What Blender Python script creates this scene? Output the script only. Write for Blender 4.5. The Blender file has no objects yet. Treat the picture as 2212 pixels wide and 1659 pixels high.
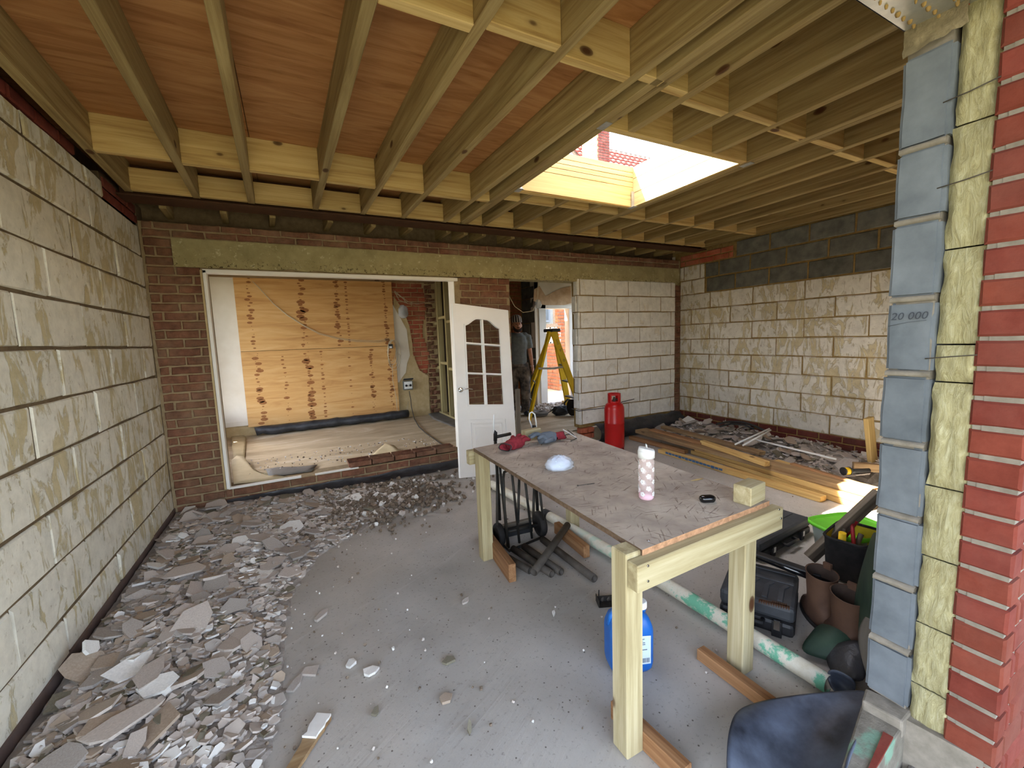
import bpy, bmesh, math, random
from mathutils import Vector, Matrix, Quaternion, noise
rnd = random.Random(7)
PI = math.pi
sc = bpy.context.scene
COL = sc.collection

# ------------------------------------------------------------------ camera
FPX, HC = 908.3, 1.4
YAW, PIT, ROL = 0.47754, -0.10864, -0.03586
_f = Vector((math.sin(YAW)*math.cos(PIT), math.cos(YAW)*math.cos(PIT), math.sin(PIT)))
_r = Vector((math.cos(YAW), -math.sin(YAW), 0))
_u = _r.cross(_f)
CR = _r*math.cos(ROL) + _u*math.sin(ROL)
CU = -_r*math.sin(ROL) + _u*math.cos(ROL)
cam_d = bpy.data.cameras.new('camera')
cam = bpy.data.objects.new('camera', cam_d); COL.objects.link(cam)
cam_d.sensor_fit = 'HORIZONTAL'; cam_d.sensor_width = 36; cam_d.lens = 36*FPX/2212
cam_d.clip_start = 0.02; cam_d.clip_end = 200
m = Matrix((CR, CU, -_f)).transposed().to_4x4(); m.translation = (0, 0, HC)
cam.matrix_world = m
sc.camera = cam

# ------------------------------------------------------------------ sky, sun, exposure
SUNV = Vector((-0.64, 0.45, 1.0)).normalized()      # towards the sun
world = bpy.data.worlds.new('world'); sc.world = world; world.use_nodes = True
wn = world.node_tree; wn.nodes.clear()
sky = wn.nodes.new('ShaderNodeTexSky'); sky.sky_type = 'NISHITA'
sky.sun_disc = False; sky.sun_elevation = math.asin(SUNV.z); sky.sun_rotation = math.atan2(SUNV.x, SUNV.y)
sky.air_density = 1.0; sky.dust_density = 2.5; sky.ozone_density = 1.2
bg = wn.nodes.new('ShaderNodeBackground'); bg.inputs['Strength'].default_value = 0.62
wo = wn.nodes.new('ShaderNodeOutputWorld')
hs = wn.nodes.new('ShaderNodeHueSaturation'); hs.inputs['Saturation'].default_value = 0.62
wn.links.new(sky.outputs[0], hs.inputs['Color']); wn.links.new(hs.outputs[0], bg.inputs[0]); wn.links.new(bg.outputs[0], wo.inputs[0])
sund = bpy.data.lights.new('sun', 'SUN'); sund.energy = 24.0; sund.angle = math.radians(0.6); sund.color = (1.0, 0.93, 0.80)
sun = bpy.data.objects.new('sun', sund); COL.objects.link(sun)
sun.rotation_euler = SUNV.to_track_quat('Z', 'Y').to_euler(); sun.location = (-6, 5, 12)
sc.view_settings.view_transform = 'Standard'; sc.view_settings.look = 'None'
sc.view_settings.gamma = 1.0; sc.view_settings.use_curve_mapping = False
sc.view_settings.exposure = 1.6

# ------------------------------------------------------------------ helpers
def at(x, y, ax, v):
    """photo pixel -> the point on the plane  axis = v"""
    d = CR*((x-1106)/FPX) - CU*((y-829.5)/FPX) + _f
    k = 'xyz'.index(ax); c = (0, 0, HC)
    return Vector(c) + d*((v-c[k])/d[k])

ORG = {}
def tag(o, label=None, cat=None, group=None, kind=None):
    if label: o['label'] = label
    if cat: o['category'] = cat
    if group: o['group'] = group
    if kind: o['kind'] = kind
    return o
def empty(name, loc=(0, 0, 0), label=None, cat=None, group=None, kind=None):
    o = bpy.data.objects.new(name, None); COL.objects.link(o); o.location = loc
    o.empty_display_size = 0.05
    ORG[o] = Vector(loc)
    return tag(o, label, cat, group, kind)
def par(o, parent):
    """parent without moving: children keep pure translation offsets"""
    if parent is not None:
        o.parent = parent; o.location = Vector(o.location) - ORG[parent]

class MB:
    def __init__(s): s.v = []; s.f = []; s.mi = []; s.sm = []
    def add(s, vs, fs, mi=0, sm=False):
        b = len(s.v); s.v += [Vector(v) for v in vs]
        for f in fs: s.f.append([b+i for i in f]); s.mi.append(mi); s.sm.append(sm)
    def box(s, c, d, R=None, mi=0):
        c = Vector(c); hx, hy, hz = d[0]/2, d[1]/2, d[2]/2
        vs = [Vector((x, y, z)) for x in (-hx, hx) for y in (-hy, hy) for z in (-hz, hz)]
        if R is not None: vs = [R @ v for v in vs]
        s.add([c+v for v in vs], [(0,1,3,2),(4,6,7,5),(0,4,5,1),(2,3,7,6),(0,2,6,4),(1,5,7,3)], mi)
    def span(s, a, b, mi=0):
        a = Vector(a); b = Vector(b); s.box((a+b)/2, [abs(b[i]-a[i]) for i in range(3)], None, mi)
    def beam(s, p, q, w, h, up=(0,0,1), mi=0):
        p = Vector(p); q = Vector(q); x = (q-p).normalized(); z = Vector(up); y = z.cross(x).normalized(); z = x.cross(y)
        s.box((p+q)/2, ((q-p).length, w, h), Matrix((x, y, z)).transposed(), mi)
    def tube(s, pts, r, n=8, mi=0, cap=True, sm=True):
        pts = [Vector(p) for p in pts]; rr = r if isinstance(r, (list, tuple)) else [r]*len(pts)
        b = len(s.v); up = None
        for i, p in enumerate(pts):
            t = (pts[min(i+1, len(pts)-1)] - pts[max(i-1, 0)]).normalized()
            if up is None:
                up = Vector((0, 0, 1)) if abs(t.z) < .9 else Vector((1, 0, 0))
            a = t.cross(up).normalized(); up = a.cross(t).normalized()
            for k in range(n):
                an = 2*PI*k/n; s.v.append(p + (a*math.cos(an) + up*math.sin(an))*rr[i])
        for i in range(len(pts)-1):
            for k in range(n):
                s.f.append([b+i*n+k, b+i*n+(k+1) % n, b+(i+1)*n+(k+1) % n, b+(i+1)*n+k]); s.mi.append(mi); s.sm.append(sm)
        if cap:
            s.f.append([b+k for k in range(n)][::-1]); s.mi.append(mi); s.sm.append(False)
            e = b+(len(pts)-1)*n
            s.f.append([e+k for k in range(n)]); s.mi.append(mi); s.sm.append(False)
    def lathe(s, prof, n=24, c=(0,0,0), mi=0, R=None, sx=1, sy=1, p4=2.0):
        b = len(s.v); c = Vector(c)
        for r, z in prof:
            for k in range(n):
                an = 2*PI*k/n; ca, sa = math.cos(an), math.sin(an)
                q = (abs(ca)**p4 + abs(sa)**p4)**(-1/p4)
                v = Vector((r*ca*q*sx, r*sa*q*sy, z))
                if R is not None: v = R @ v
                s.v.append(c+v)
        for i in range(len(prof)-1):
            for k in range(n):
                s.f.append([b+i*n+k, b+i*n+(k+1) % n, b+(i+1)*n+(k+1) % n, b+(i+1)*n+k]); s.mi.append(mi); s.sm.append(True)
        if prof[0][0] > 1e-5: s.f.append([b+k for k in range(n)][::-1]); s.mi.append(mi); s.sm.append(False)
        if prof[-1][0] > 1e-5: s.f.append([b+(len(prof)-1)*n+k for k in range(n)]); s.mi.append(mi); s.sm.append(False)
    def prism(s, poly, nrm, t, mi=0, mi2=None):
        """poly: 3D points, extruded by nrm*t"""
        n = len(poly); poly = [Vector(p) for p in poly]; q = [p+Vector(nrm)*t for p in poly]
        b = len(s.v); s.v += poly+q
        s.f.append([b+i for i in range(n)][::-1]); s.mi.append(mi); s.sm.append(False)
        s.f.append([b+n+i for i in range(n)]); s.mi.append(mi); s.sm.append(False)
        for i in range(n):
            s.f.append([b+i, b+(i+1) % n, b+n+(i+1) % n, b+n+i]); s.mi.append(mi if mi2 is None else mi2); s.sm.append(False)
    def mesh(s, name, mats, shift=None):
        me = bpy.data.meshes.new(name)
        vs = s.v if shift is None else [v-shift for v in s.v]
        me.from_pydata([tuple(v) for v in vs], [], s.f)
        for m_ in (mats if isinstance(mats, (list, tuple)) else [mats]): me.materials.append(m_)
        me.polygons.foreach_set('material_index', s.mi); me.polygons.foreach_set('use_smooth', s.sm)
        bm = bmesh.new(); bm.from_mesh(me); bmesh.ops.recalc_face_normals(bm, faces=bm.faces); bm.to_mesh(me); bm.free()
        return me
    def build(s, name, mats, parent=None, bevel=0, loc=None, **kw):
        """verts are world coords; the object's origin goes to loc (default: parent's origin or the base centre)"""
        if loc is None:
            if parent is not None: loc = ORG[parent]
            else:
                xs = [v.x for v in s.v]; ys = [v.y for v in s.v]; zs = [v.z for v in s.v]
                loc = Vector(((min(xs)+max(xs))/2, (min(ys)+max(ys))/2, min(zs)))
        loc = Vector(loc)
        o = bpy.data.objects.new(name, s.mesh(name, mats, loc)); COL.objects.link(o); o.location = loc
        ORG[o] = loc.copy(); par(o, parent)
        if bevel:
            b = o.modifiers.new('b', 'BEVEL'); b.width = bevel; b.segments = 2; b.limit_method = 'ANGLE'; b.angle_limit = .6
        return tag(o, **kw)
def inst(name, me, loc, parent=None, R=None, scale=None, **kw):
    o = bpy.data.objects.new(name, me); COL.objects.link(o); o.location = loc
    if R is not None: o.rotation_euler = R.to_euler() if not isinstance(R, (tuple, list)) else R
    if scale is not None: o.scale = scale
    ORG[o] = Vector(loc); par(o, parent)
    return tag(o, **kw)
_tm = {}
def timber(name, p, q, w, h, mat, parent=None, up=(0,0,1), bev=.003, **kw):
    """sawn timber with its grain along local X"""
    p = Vector(p); q = Vector(q); L = (q-p).length
    key = (round(L, 2), w, h, mat.name, bev)
    if key not in _tm:
        bm = bmesh.new(); bmesh.ops.create_cube(bm, size=1); bmesh.ops.scale(bm, vec=(round(L, 3), w, h), verts=bm.verts)
        if bev: bmesh.ops.bevel(bm, geom=bm.edges[:], offset=bev, segments=1, affect='EDGES')
        me = bpy.data.meshes.new(name); bm.to_mesh(me); bm.free(); me.materials.append(mat); _tm[key] = me
    x = (q-p).normalized(); z = Vector(up); y = z.cross(x).normalized(); z = x.cross(y)
    return inst(name, _tm[key], (p+q)/2, parent, Matrix((x, y, z)).transposed(), **kw)

# ------------------------------------------------------------------ materials
def srgb(r, g, b):
    return tuple(((c/255)/12.92 if c/255 <= .04045 else ((c/255+.055)/1.055)**2.4) for c in (r, g, b)) + (1,)
class NT:
    def __init__(s, name):
        s.m = bpy.data.materials.new(name); s.m.use_nodes = True; s.t = s.m.node_tree
        s.b = s.t.nodes['Principled BSDF']; s.geo = None; s.tc = None
    def n(s, t, **kw):
        x = s.t.nodes.new(t)
        for k, v in kw.items(): setattr(x, k, v)
        return x
    def l(s, a, b): s.t.links.new(a, b)
    def pos(s, mode='pos', stretch=(1,1,1), rand=0):
        if mode == 'pos': o = s.n('ShaderNodeNewGeometry').outputs['Position']
        else: o = s.n('ShaderNodeTexCoord').outputs['Object']
        if rand:
            r = s.n('ShaderNodeObjectInfo').outputs['Random']
            c = s.n('ShaderNodeVectorMath', operation='SCALE'); cc = s.n('ShaderNodeCombineXYZ')
            s.l(r, cc.inputs[0]); s.l(r, cc.inputs[1]); s.l(r, cc.inputs[2]); s.l(cc.outputs[0], c.inputs[0]); c.inputs['Scale'].default_value = rand
            a = s.n('ShaderNodeVectorMath', operation='ADD'); s.l(o, a.inputs[0]); s.l(c.outputs[0], a.inputs[1]); o = a.outputs[0]
        if tuple(stretch) != (1,1,1):
            m_ = s.n('ShaderNodeMapping'); m_.inputs['Scale'].default_value = stretch; s.l(o, m_.inputs[0]); o = m_.outputs[0]
        return o
    def noise(s, v, scale, det=6, rough=.6, dist=0):
        x = s.n('ShaderNodeTexNoise'); x.inputs['Scale'].default_value = scale; x.inputs['Detail'].default_value = det
        x.inputs['Roughness'].default_value = rough; x.inputs['Distortion'].default_value = dist
        s.l(v, x.inputs['Vector']); return x.outputs['Fac']
    def vor(s, v, scale, feature='F1', out='Distance', rnd_=1):
        x = s.n('ShaderNodeTexVoronoi', feature=feature); x.inputs['Scale'].default_value = scale
        x.inputs['Randomness'].default_value = rnd_
        s.l(v, x.inputs['Vector']); return x.outputs[out]
    def ramp(s, f, stops, interp='LINEAR'):
        x = s.n('ShaderNodeValToRGB'); r = x.color_ramp; r.interpolation = interp
        while len(r.elements) < len(stops): r.elements.new(.5)
        for e, (p, c) in zip(r.elements, stops):
            e.position = p; e.color = c if isinstance(c, tuple) else (c, c, c, 1)
        s.l(f, x.inputs[0]); return x.outputs[0]
    def mix(s, f, a, b, mode='MIX'):
        x = s.n('ShaderNodeMix', data_type='RGBA', blend_type=mode)
        for k, v in ((0, f), (6, a), (7, b)):
            if hasattr(v, 'is_linked'): s.l(v, x.inputs[k])
            else: x.inputs[k].default_value = v
        return x.outputs[2]
    def math(s, op, a, b=None):
        x = s.n('ShaderNodeMath', operation=op)
        for i, v in enumerate((a, b)):
            if v is None: continue
            if hasattr(v, 'is_linked'): s.l(v, x.inputs[i])
            else: x.inputs[i].default_value = v
        return x.outputs[0]
    def rand(s): return s.n('ShaderNodeObjectInfo').outputs['Random']
    def vary(s, col, amt=.15, hue=.0):
        r = s.rand(); x = s.n('ShaderNodeHueSaturation')
        s.l(s.math('ADD', s.math('MULTIPLY', r, amt*2), 1-amt), x.inputs['Value'])
        if hue:
            r2 = s.math('FRACT', s.math('MULTIPLY', r, 17.3)); s.l(s.math('ADD', s.math('MULTIPLY', r2, hue*2), .5-hue), x.inputs['Hue'])
        s.l(col, x.inputs['Color']); return x.outputs[0]
    def out(s, col, rough=.8, bump=None, bs=.3, bd=.01, metal=0, spec=.3):
        if hasattr(col, 'is_linked'): s.l(col, s.b.inputs['Base Color'])
        else: s.b.inputs['Base Color'].default_value = col
        if hasattr(rough, 'is_linked'): s.l(rough, s.b.inputs['Roughness'])
        else: s.b.inputs['Roughness'].default_value = rough
        s.b.inputs['Metallic'].default_value = metal; s.b.inputs['Specular IOR Level'].default_value = spec
        if bump is not None:
            x = s.n('ShaderNodeBump'); x.inputs['Strength'].default_value = bs; x.inputs['Distance'].default_value = bd
            s.l(bump, x.inputs['Height']); s.l(x.outputs[0], s.b.inputs['Normal'])
        return s.m
def plain(name, c1, c2=None, scale=12, rough=.7, metal=0, mode='obj', bs=.2, bd=.004, vary=0, spec=.3, stretch=(1,1,1)):
    t = NT(name); v = t.pos(mode, stretch, 20 if mode == 'obj' else 0)
    n = t.noise(v, scale)
    c = t.ramp(n, [(.3, srgb(*c1)), (.7, srgb(*(c2 or c1)))])
    if vary: c = t.vary(c, vary)
    return t.out(c, rough, n, bs, bd, metal, spec)
def wood(name, light, mid, dark, knots=True, grain=1.0, vary=.12, dirt=None, rough=.75, bs=.25):
    t = NT(name); o = t.pos('obj', (1,1,1), 37)
    v = t.n('ShaderNodeMapping'); v.inputs['Scale'].default_value = (1.1*grain, 26*grain, 26*grain); t.l(o, v.inputs[0]); v = v.outputs[0]
    n1 = t.noise(v, 1.0, 8, .66, .6)
    v2 = t.n('ShaderNodeMapping'); v2.inputs['Scale'].default_value = (3, 160, 160); t.l(o, v2.inputs[0])
    n2 = t.noise(v2.outputs[0], 1.0, 2, .5)
    c = t.ramp(n1, [(.3, srgb(*dark)), (.48, srgb(*mid)), (.66, srgb(*light))])
    c = t.mix(t.math('MULTIPLY', n2, .25), c, srgb(*dark))
    if knots:
        vk = t.n('ShaderNodeMapping'); vk.inputs['Scale'].default_value = (2.6, 5.0, 5.0); t.l(o, vk.inputs[0])
        d = t.vor(vk.outputs[0], 1.0)
        k = t.ramp(d, [(.05, 1.0), (.085, .8), (.10, .15), (.14, 0.0)])
        c = t.mix(k, c, srgb(78, 48, 25))
    if dirt:
        dn = t.noise(o, 3.0, 8, .65); c = t.mix(t.ramp(dn, [(.45, 0.0), (.68, .7)]), c, srgb(*dirt))
    return t.out(t.vary(c, vary), rough, n1, bs, .003)
W_JOIST = wood('sawn_treated_joist', (172,152,106), (148,126,82), (112,90,56), vary=.12)
W_NOG = wood('fresh_sawn_pine', (216,190,132), (196,166,106), (158,124,74), vary=.1)
W_LEG = wood('treated_post_timber', (196,184,150), (174,160,122), (140,124,90), vary=.06)
W_OLD = wood('weathered_board', (176,150,112), (152,122,86), (112,84,56), vary=.12, dirt=(120,100,80))
W_PINE = wood('stacked_pine', (222,192,128), (205,168,104), (160,120,70), vary=.1)
W_BROWN = wood('brown_stained_board', (178,136,96), (150,108,72), (112,76,48), vary=.08)
W_GREY = wood('grey_old_timber', (130,120,106), (104,94,82), (72,64,56), vary=.05)
W_LIN = wood('clean_pine_lining', (212,184,128), (196,166,110), (166,134,84), knots=False, vary=.05)
W_STUD = wood('green_treated_stud', (196,182,136), (176,160,112), (138,120,80), vary=.06)

def m_ply_roof():
    t = NT('roof_plywood'); o = t.pos('pos')
    v = t.n('ShaderNodeMapping'); v.inputs['Scale'].default_value = (1.2, 9, 1); t.l(o, v.inputs[0])
    n = t.noise(v.outputs[0], 1.6, 8, .62, 1.2); n2 = t.noise(o, 1.3, 3)
    v3 = t.n('ShaderNodeMapping'); v3.inputs['Scale'].default_value = (4, 40, 1); t.l(o, v3.inputs[0]); n3 = t.noise(v3.outputs[0], 1, 3)
    c = t.ramp(n, [(.3, srgb(142,94,52)), (.5, srgb(174,124,76)), (.7, srgb(194,146,96))])
    c = t.mix(t.math('MULTIPLY', n2, .35), c, srgb(180,122,80))
    c = t.mix(t.ramp(n3, [(.6, 0.0), (.75, .45)]), c, srgb(118,68,38))
    return t.out(t.vary(c, .08), .8, n, .1, .003)
M_PLYROOF = m_ply_roof()
def m_plaster_block(name, tan, white, stain, thr=.5, amt=1.0):
    """blocks with torn plaster and adhesive left on their faces"""
    t = NT(name); o = t.pos('pos', (1, 1, 1))
    vm = t.n('ShaderNodeMapping'); vm.inputs['Rotation'].default_value = (.5, 0, 0); vm.inputs['Scale'].default_value = (5, 9, 3.4); t.l(o, vm.inputs[0])
    n1 = t.noise(vm.outputs[0], 1.2, 10, .66, .9)
    n2 = t.noise(o, 14, 6, .7); n3 = t.noise(o, 1.2, 3)
    base = t.ramp(n2, [(.3, srgb(*tan)), (.7, srgb(*[min(255, c+26) for c in tan]))])
    mask = t.ramp(t.math('ADD', n1, t.math('MULTIPLY', t.math('SUBTRACT', n3, .5), .35)), [(thr-.03, 0.0), (thr+.02, 1.0)])
    wh = t.ramp(n2, [(.25, srgb(*[c-24 for c in white])), (.6, srgb(*white))])
    c = t.mix(mask, base, wh)
    sp = t.ramp(t.noise(o, 26, 4, .7), [(.62, 0.0), (.7, .6)]); c = t.mix(sp, c, srgb(*stain))
    h = t.math('ADD', t.math('MULTIPLY', mask, 1.0), t.math('MULTIPLY', n2, .45))
    return t.out(t.vary(c, .07), .92, h, .5, .012, spec=.1)
M_BLK_L = m_plaster_block('block_tan_plaster', (186,172,136), (230,224,208), (150,134,106), .46)
M_BLK_R = m_plaster_block('block_cream_plaster', (186,172,138), (226,220,208), (150,136,112), .47)
M_AAC = m_plaster_block('aerated_white_block', (214,206,190), (238,234,226), (150,138,118), .38)
M_BLK_G = plain('grey_dense_block', (86,86,80), (122,120,110), 9, .95, 0, 'pos', .5, .008, .16)
M_BLK_B = plain('blue_grey_dense_block', (88,94,100), (118,124,130), 7, .9, 0, 'pos', .35, .006, .08)
M_MORT = plain('old_mortar', (136,116,88), (164,144,112), 20, .97, 0, 'pos', .5, .006)
M_MORTG = plain('pale_mortar', (116,109,98), (144,136,124), 24, .97, 0, 'pos', .5, .006)
M_MORTY = plain('ochre_mortar', (128,102,58), (156,130,82), 24, .97, 0, 'pos', .5, .006)
def m_brick(name, a, b, dust, dustamt=.45, bs=.7):
    t = NT(name); o = t.pos('pos'); n = t.noise(o, 11, 8, .7); n2 = t.noise(o, 3.5, 6, .65)
    c = t.ramp(n, [(.32, srgb(*a)), (.68, srgb(*b))]); c = t.vary(c, .12, .004)
    c = t.mix(t.ramp(n2, [(.42, 0.0), (.7, dustamt)]), c, srgb(*dust))
    return t.out(c, .93, n, bs, .012, spec=.15)
M_BRK_OLD = m_brick('old_brown_brick', (94,64,50), (142,98,76), (146,122,98), .55)
M_BRK_ORG = m_brick('orange_brick', (150,84,56), (178,110,78), (190,150,110), .3)
M_BRK_RED = m_brick('red_facing_brick', (104,48,38), (124,62,50), (140,108,96), .2, .35)
M_BRK_REDOR = m_brick('soft_red_brick', (158,80,58), (184,104,78), (200,160,130), .25)
M_BRK_OUT = m_brick('buff_red_brick', (132,80,58), (170,112,84), (190,156,124), .3)
def m_lintel():
    t = NT('concrete_lintel'); o = t.pos('pos'); n = t.noise(o, 5, 9, .68); n2 = t.noise(o, 1.1, 3); n3 = t.noise(o, 24, 4, .7)
    c = t.ramp(n, [(.3, srgb(132,124,86)), (.6, srgb(170,160,118))]); c = t.mix(t.math('MULTIPLY', n2, .5), c, srgb(184,166,122))
    c = t.mix(t.ramp(n3, [(.6, 0.0), (.68, .8)]), c, srgb(206,196,160))
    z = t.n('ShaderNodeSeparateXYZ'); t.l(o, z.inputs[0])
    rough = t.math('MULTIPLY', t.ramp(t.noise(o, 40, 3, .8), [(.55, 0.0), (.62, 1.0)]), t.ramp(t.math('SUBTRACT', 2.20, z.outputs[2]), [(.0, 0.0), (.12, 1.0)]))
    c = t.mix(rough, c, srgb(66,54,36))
    return t.out(c, .93, t.math('ADD', n, n3), .6, .01, spec=.1)
M_LINTEL = m_lintel()
def m_floor():
    t = NT('concrete_floor'); o = t.pos('pos'); n = t.noise(o, 2.0, 9, .6, .3); n2 = t.noise(o, 60, 4, .7); n3 = t.noise(o, .55, 3)
    v0 = t.n('ShaderNodeMapping'); v0.inputs['Rotation'].default_value = (0,0,-.5); t.l(o, v0.inputs[0]); vm = t.n('ShaderNodeMapping'); vm.inputs['Scale'].default_value = (1.2, 12, 1); t.l(v0.outputs[0], vm.inputs[0])
    n4 = t.noise(vm.outputs[0], 1.2, 7, .65, 1.0)
    c = t.ramp(n, [(.3, srgb(162,157,150)), (.7, srgb(190,185,178))])
    c = t.mix(t.ramp(n3, [(.4, 0.0), (.7, .5)]), c, srgb(178,166,150))
    c = t.mix(t.ramp(n4, [(.6, 0.0), (.78, .4)]), c, srgb(206,202,196))
    c = t.mix(t.ramp(n2, [(.3, .5), (.42, 0.0)]), c, srgb(108,100,92))
    vo = t.vor(o, 26); c = t.mix(t.ramp(vo, [(.06, .85), (.11, 0.0)]), c, srgb(80,70,62))
    return t.out(c, .82, t.math('ADD', n, t.math('MULTIPLY', n4, .6)), .35, .012, spec=.25)
M_FLOOR = m_floor()
def m_floor2():
    t = NT('dusty_screed_floor'); o = t.pos('pos', (1, 2.6, 1)); n = t.noise(o, 1.3, 9, .66, .6); n2 = t.noise(o, 30, 4)
    c = t.ramp(n, [(.3, srgb(166,144,114)), (.55, srgb(204,184,152)), (.72, srgb(232,222,204))])
    return t.out(c, .9, t.math('ADD', n, n2), .3, .006)
M_FLOOR2 = m_floor2()
def m_osb():
    t = NT('strand_board_top'); o = t.pos('pos')
    c = None; h = None
    base = t.noise(o, 5, 6, .6)
    c = t.ramp(base, [(.3, srgb(150,136,124)), (.55, srgb(182,168,152)), (.75, srgb(204,194,178))])
    for i, ang in enumerate((.3, 1.2, 2.2, 2.8)):
        v0 = t.n('ShaderNodeMapping'); v0.inputs['Rotation'].default_value = (0,0,ang); t.l(o, v0.inputs[0])
        vm = t.n('ShaderNodeMapping'); vm.inputs['Scale'].default_value = (9, 120, 1); vm.inputs['Location'].default_value = (i*3.1, i*7.7, 0)
        t.l(v0.outputs[0], vm.inputs[0]); n = t.noise(vm.outputs[0], 1, 2, .5)
        g = t.noise(o, 9+i*2, 2)
        k = t.math('MULTIPLY', t.ramp(n, [(.64, 0.0), (.69, 1.0)]), t.ramp(g, [(.42, 0.0), (.6, .7)]))
        c = t.mix(k, c, srgb(96,70,56)); h = k if h is None else t.math('ADD', h, k)
    return t.out(c, .85, t.math('SUBTRACT', base, h), .5, .004)
M_OSB = m_osb()
def m_board_wall():
    t = NT('boarding_plywood'); o = t.pos('pos'); v = t.n('ShaderNodeMapping'); v.inputs['Scale'].default_value = (.9, 1, 9); t.l(o, v.inputs[0])
    n = t.noise(v.outputs[0], 1.5, 7, .6, 1.0)
    c = t.ramp(n, [(.3, srgb(196,142,84)), (.5, srgb(216,166,104)), (.7, srgb(226,182,124))])
    return t.out(t.vary(c, .06), .75, n, .1, .002)
M_BOARD = m_board_wall()
M_KNOT = plain('board_knot', (136,84,44), (168,112,64), 60, .7)
M_WPLAST = plain('white_plaster', (226,214,196), (240,230,216), 3, .85, 0, 'pos', .15, .004)
M_PLAST_T = plain('torn_plaster', (196,160,126), (222,194,162), 9, .95, 0, 'pos', .8, .02)
M_GRAYPL = plain('render_backing', (186,160,116), (206,184,142), 12, .95, 0, 'pos', .6, .01)
M_WFRAME = plain('white_frame_paint', (236,230,220), (246,242,236), 4, .5, 0, 'pos', .05, .002)
M_DOOR = plain('white_door_paint', (234,232,228), (244,243,240), 2, .38, 0, 'obj', .03, .002, 0, .5)
M_CHROME = plain('chrome', (190,190,190), (220,220,220), 5, .18, 1)
M_STEELD = plain('primed_steel', (70,48,34), (92,62,44), 8, .7, .3)
M_DPM = plain('black_membrane', (34,34,36), (66,66,70), 7, .45, 0, 'pos', .8, .02, 0, .5)
M_DPMD = plain('dusty_grey_membrane', (104,100,96), (134,128,120), 6, .7, 0, 'pos', .6, .01)
M_SHEET = plain('paper_lining', (196,176,138), (216,198,160), 6, .8, 0, 'pos', .3, .006)
M_GALV = plain('galvanised_steel', (170,172,170), (206,206,202), 14, .42, .75, 'pos', .2, .003, 0, .5)
M_INSUL = None
def m_insul():
    t = NT('mineral_wool'); o = t.pos('pos'); v = t.n('ShaderNodeMapping'); v.inputs['Scale'].default_value = (1,4,1.0); t.l(o, v.inputs[0])
    n = t.noise(v.outputs[0], 16, 8, .75, 1.5); n2 = t.noise(o, 5, 4)
    c = t.ramp(n, [(.3, srgb(150,140,100)), (.5, srgb(180,172,132)), (.72, srgb(204,200,166))]); c = t.mix(t.ramp(n2, [(.55, 0.0), (.8, .4)]), c, srgb(158,144,96))
    return t.out(c, .95, n, .7, .014, spec=.05)
M_INSUL = m_insul()
SH = [plain('plaster_piece_tan', (178,166,156), (202,190,180), 16, .9, vary=.1), plain('plaster_piece_grey', (156,146,138), (180,172,164), 16, .92, vary=.12),
      plain('plaster_piece_white', (214,210,204), (236,232,226), 10, .8, vary=.05), plain('plaster_piece_dark', (108,102,86), (134,126,108), 14, .92, vary=.1),
      plain('plaster_piece_brown', (154,136,118), (178,160,142), 14, .92, vary=.12)]
M_CRUMB = plain('mortar_crumb', (104,90,76), (136,120,104), 30, .95, vary=.15)
M_DUST = plain('rubble_dust', (138,128,120), (170,162,154), 18, .97, 0, 'pos', .8, .02)
M_RED = plain('red_cylinder_paint', (176,16,18), (196,26,26), 3, .32, .0, 'obj', .03, .002, 0, .5)
M_BLK = plain('black_plastic', (26,26,28), (44,44,46), 10, .55, 0, 'obj', .2, .002, 0, .45)
M_BLKD = plain('dusty_black_plastic', (40,42,46), (70,72,76), 6, .6, 0, 'obj', .2, .002, 0, .4)
M_BLKG = plain('gloss_black', (10,10,12), (16,16,20), 3, .12, 0, 'obj', .0, .001, 0, .6)
M_IRON = plain('dark_iron_pipe', (66,60,54), (92,84,76), 14, .7, .2)
M_TRUCK = plain('dark_painted_steel', (28,32,34), (60,54,48), 16, .5, .3)
M_RUBBER = plain('tyre_rubber', (26,24,24), (48,44,42), 12, .85)
M_BLUE = plain('blue_plastic', (18,92,178), (28,110,196), 5, .4, 0, 'obj', .05, .002, 0, .5)
M_WHITE = plain('white_plastic', (226,226,224), (240,240,238), 5, .4)
M_PAPER = plain('paper_label', (196,214,232), (216,228,240), 9, .6)
M_INK = plain('print_ink', (50,56,66), (60,66,76), 9, .7)
M_PENCIL = plain('pencil_mark', (56,60,68), (66,70,78), 9, .8)
M_YEL = plain('yellow_fibreglass', (222,178,20), (238,196,40), 8, .45, 0, 'obj', .05, .002, 0, .4)
M_GREENP = plain('lime_green_plastic', (96,186,44), (116,204,60), 4, .4)
M_CLEARG = plain('grey_tub_plastic', (120,128,124), (140,148,142), 4, .35)
M_YBAG = plain('yellow_bag_lining', (170,150,30), (196,174,46), 12, .85)
M_FABB = plain('black_nylon', (22,22,24), (44,42,42), 20, .85)
M_BOOT = plain('brown_boot_leather', (72,50,40), (98,72,56), 9, .7)
M_BOOTIN = plain('boot_lining', (58,46,40), (74,60,52), 20, .95)
M_GRNSH = plain('dark_green_sheet', (30,52,44), (62,82,66), 5, .6, 0, 'obj', .5, .01)
M_DKSH = plain('dark_slate_plastic', (32,36,46), (92,100,116), 7, .45, 0, 'pos', .35, .006, 0, .5)
M_SKIN = plain('skin', (176,120,92), (196,140,110), 20, .6)
M_BEARD = plain('dark_beard', (46,32,26), (66,48,38), 60, .9)
M_TEE = plain('grey_tee_shirt', (98,100,98), (120,122,118), 20, .95, bs=.4)
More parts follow.
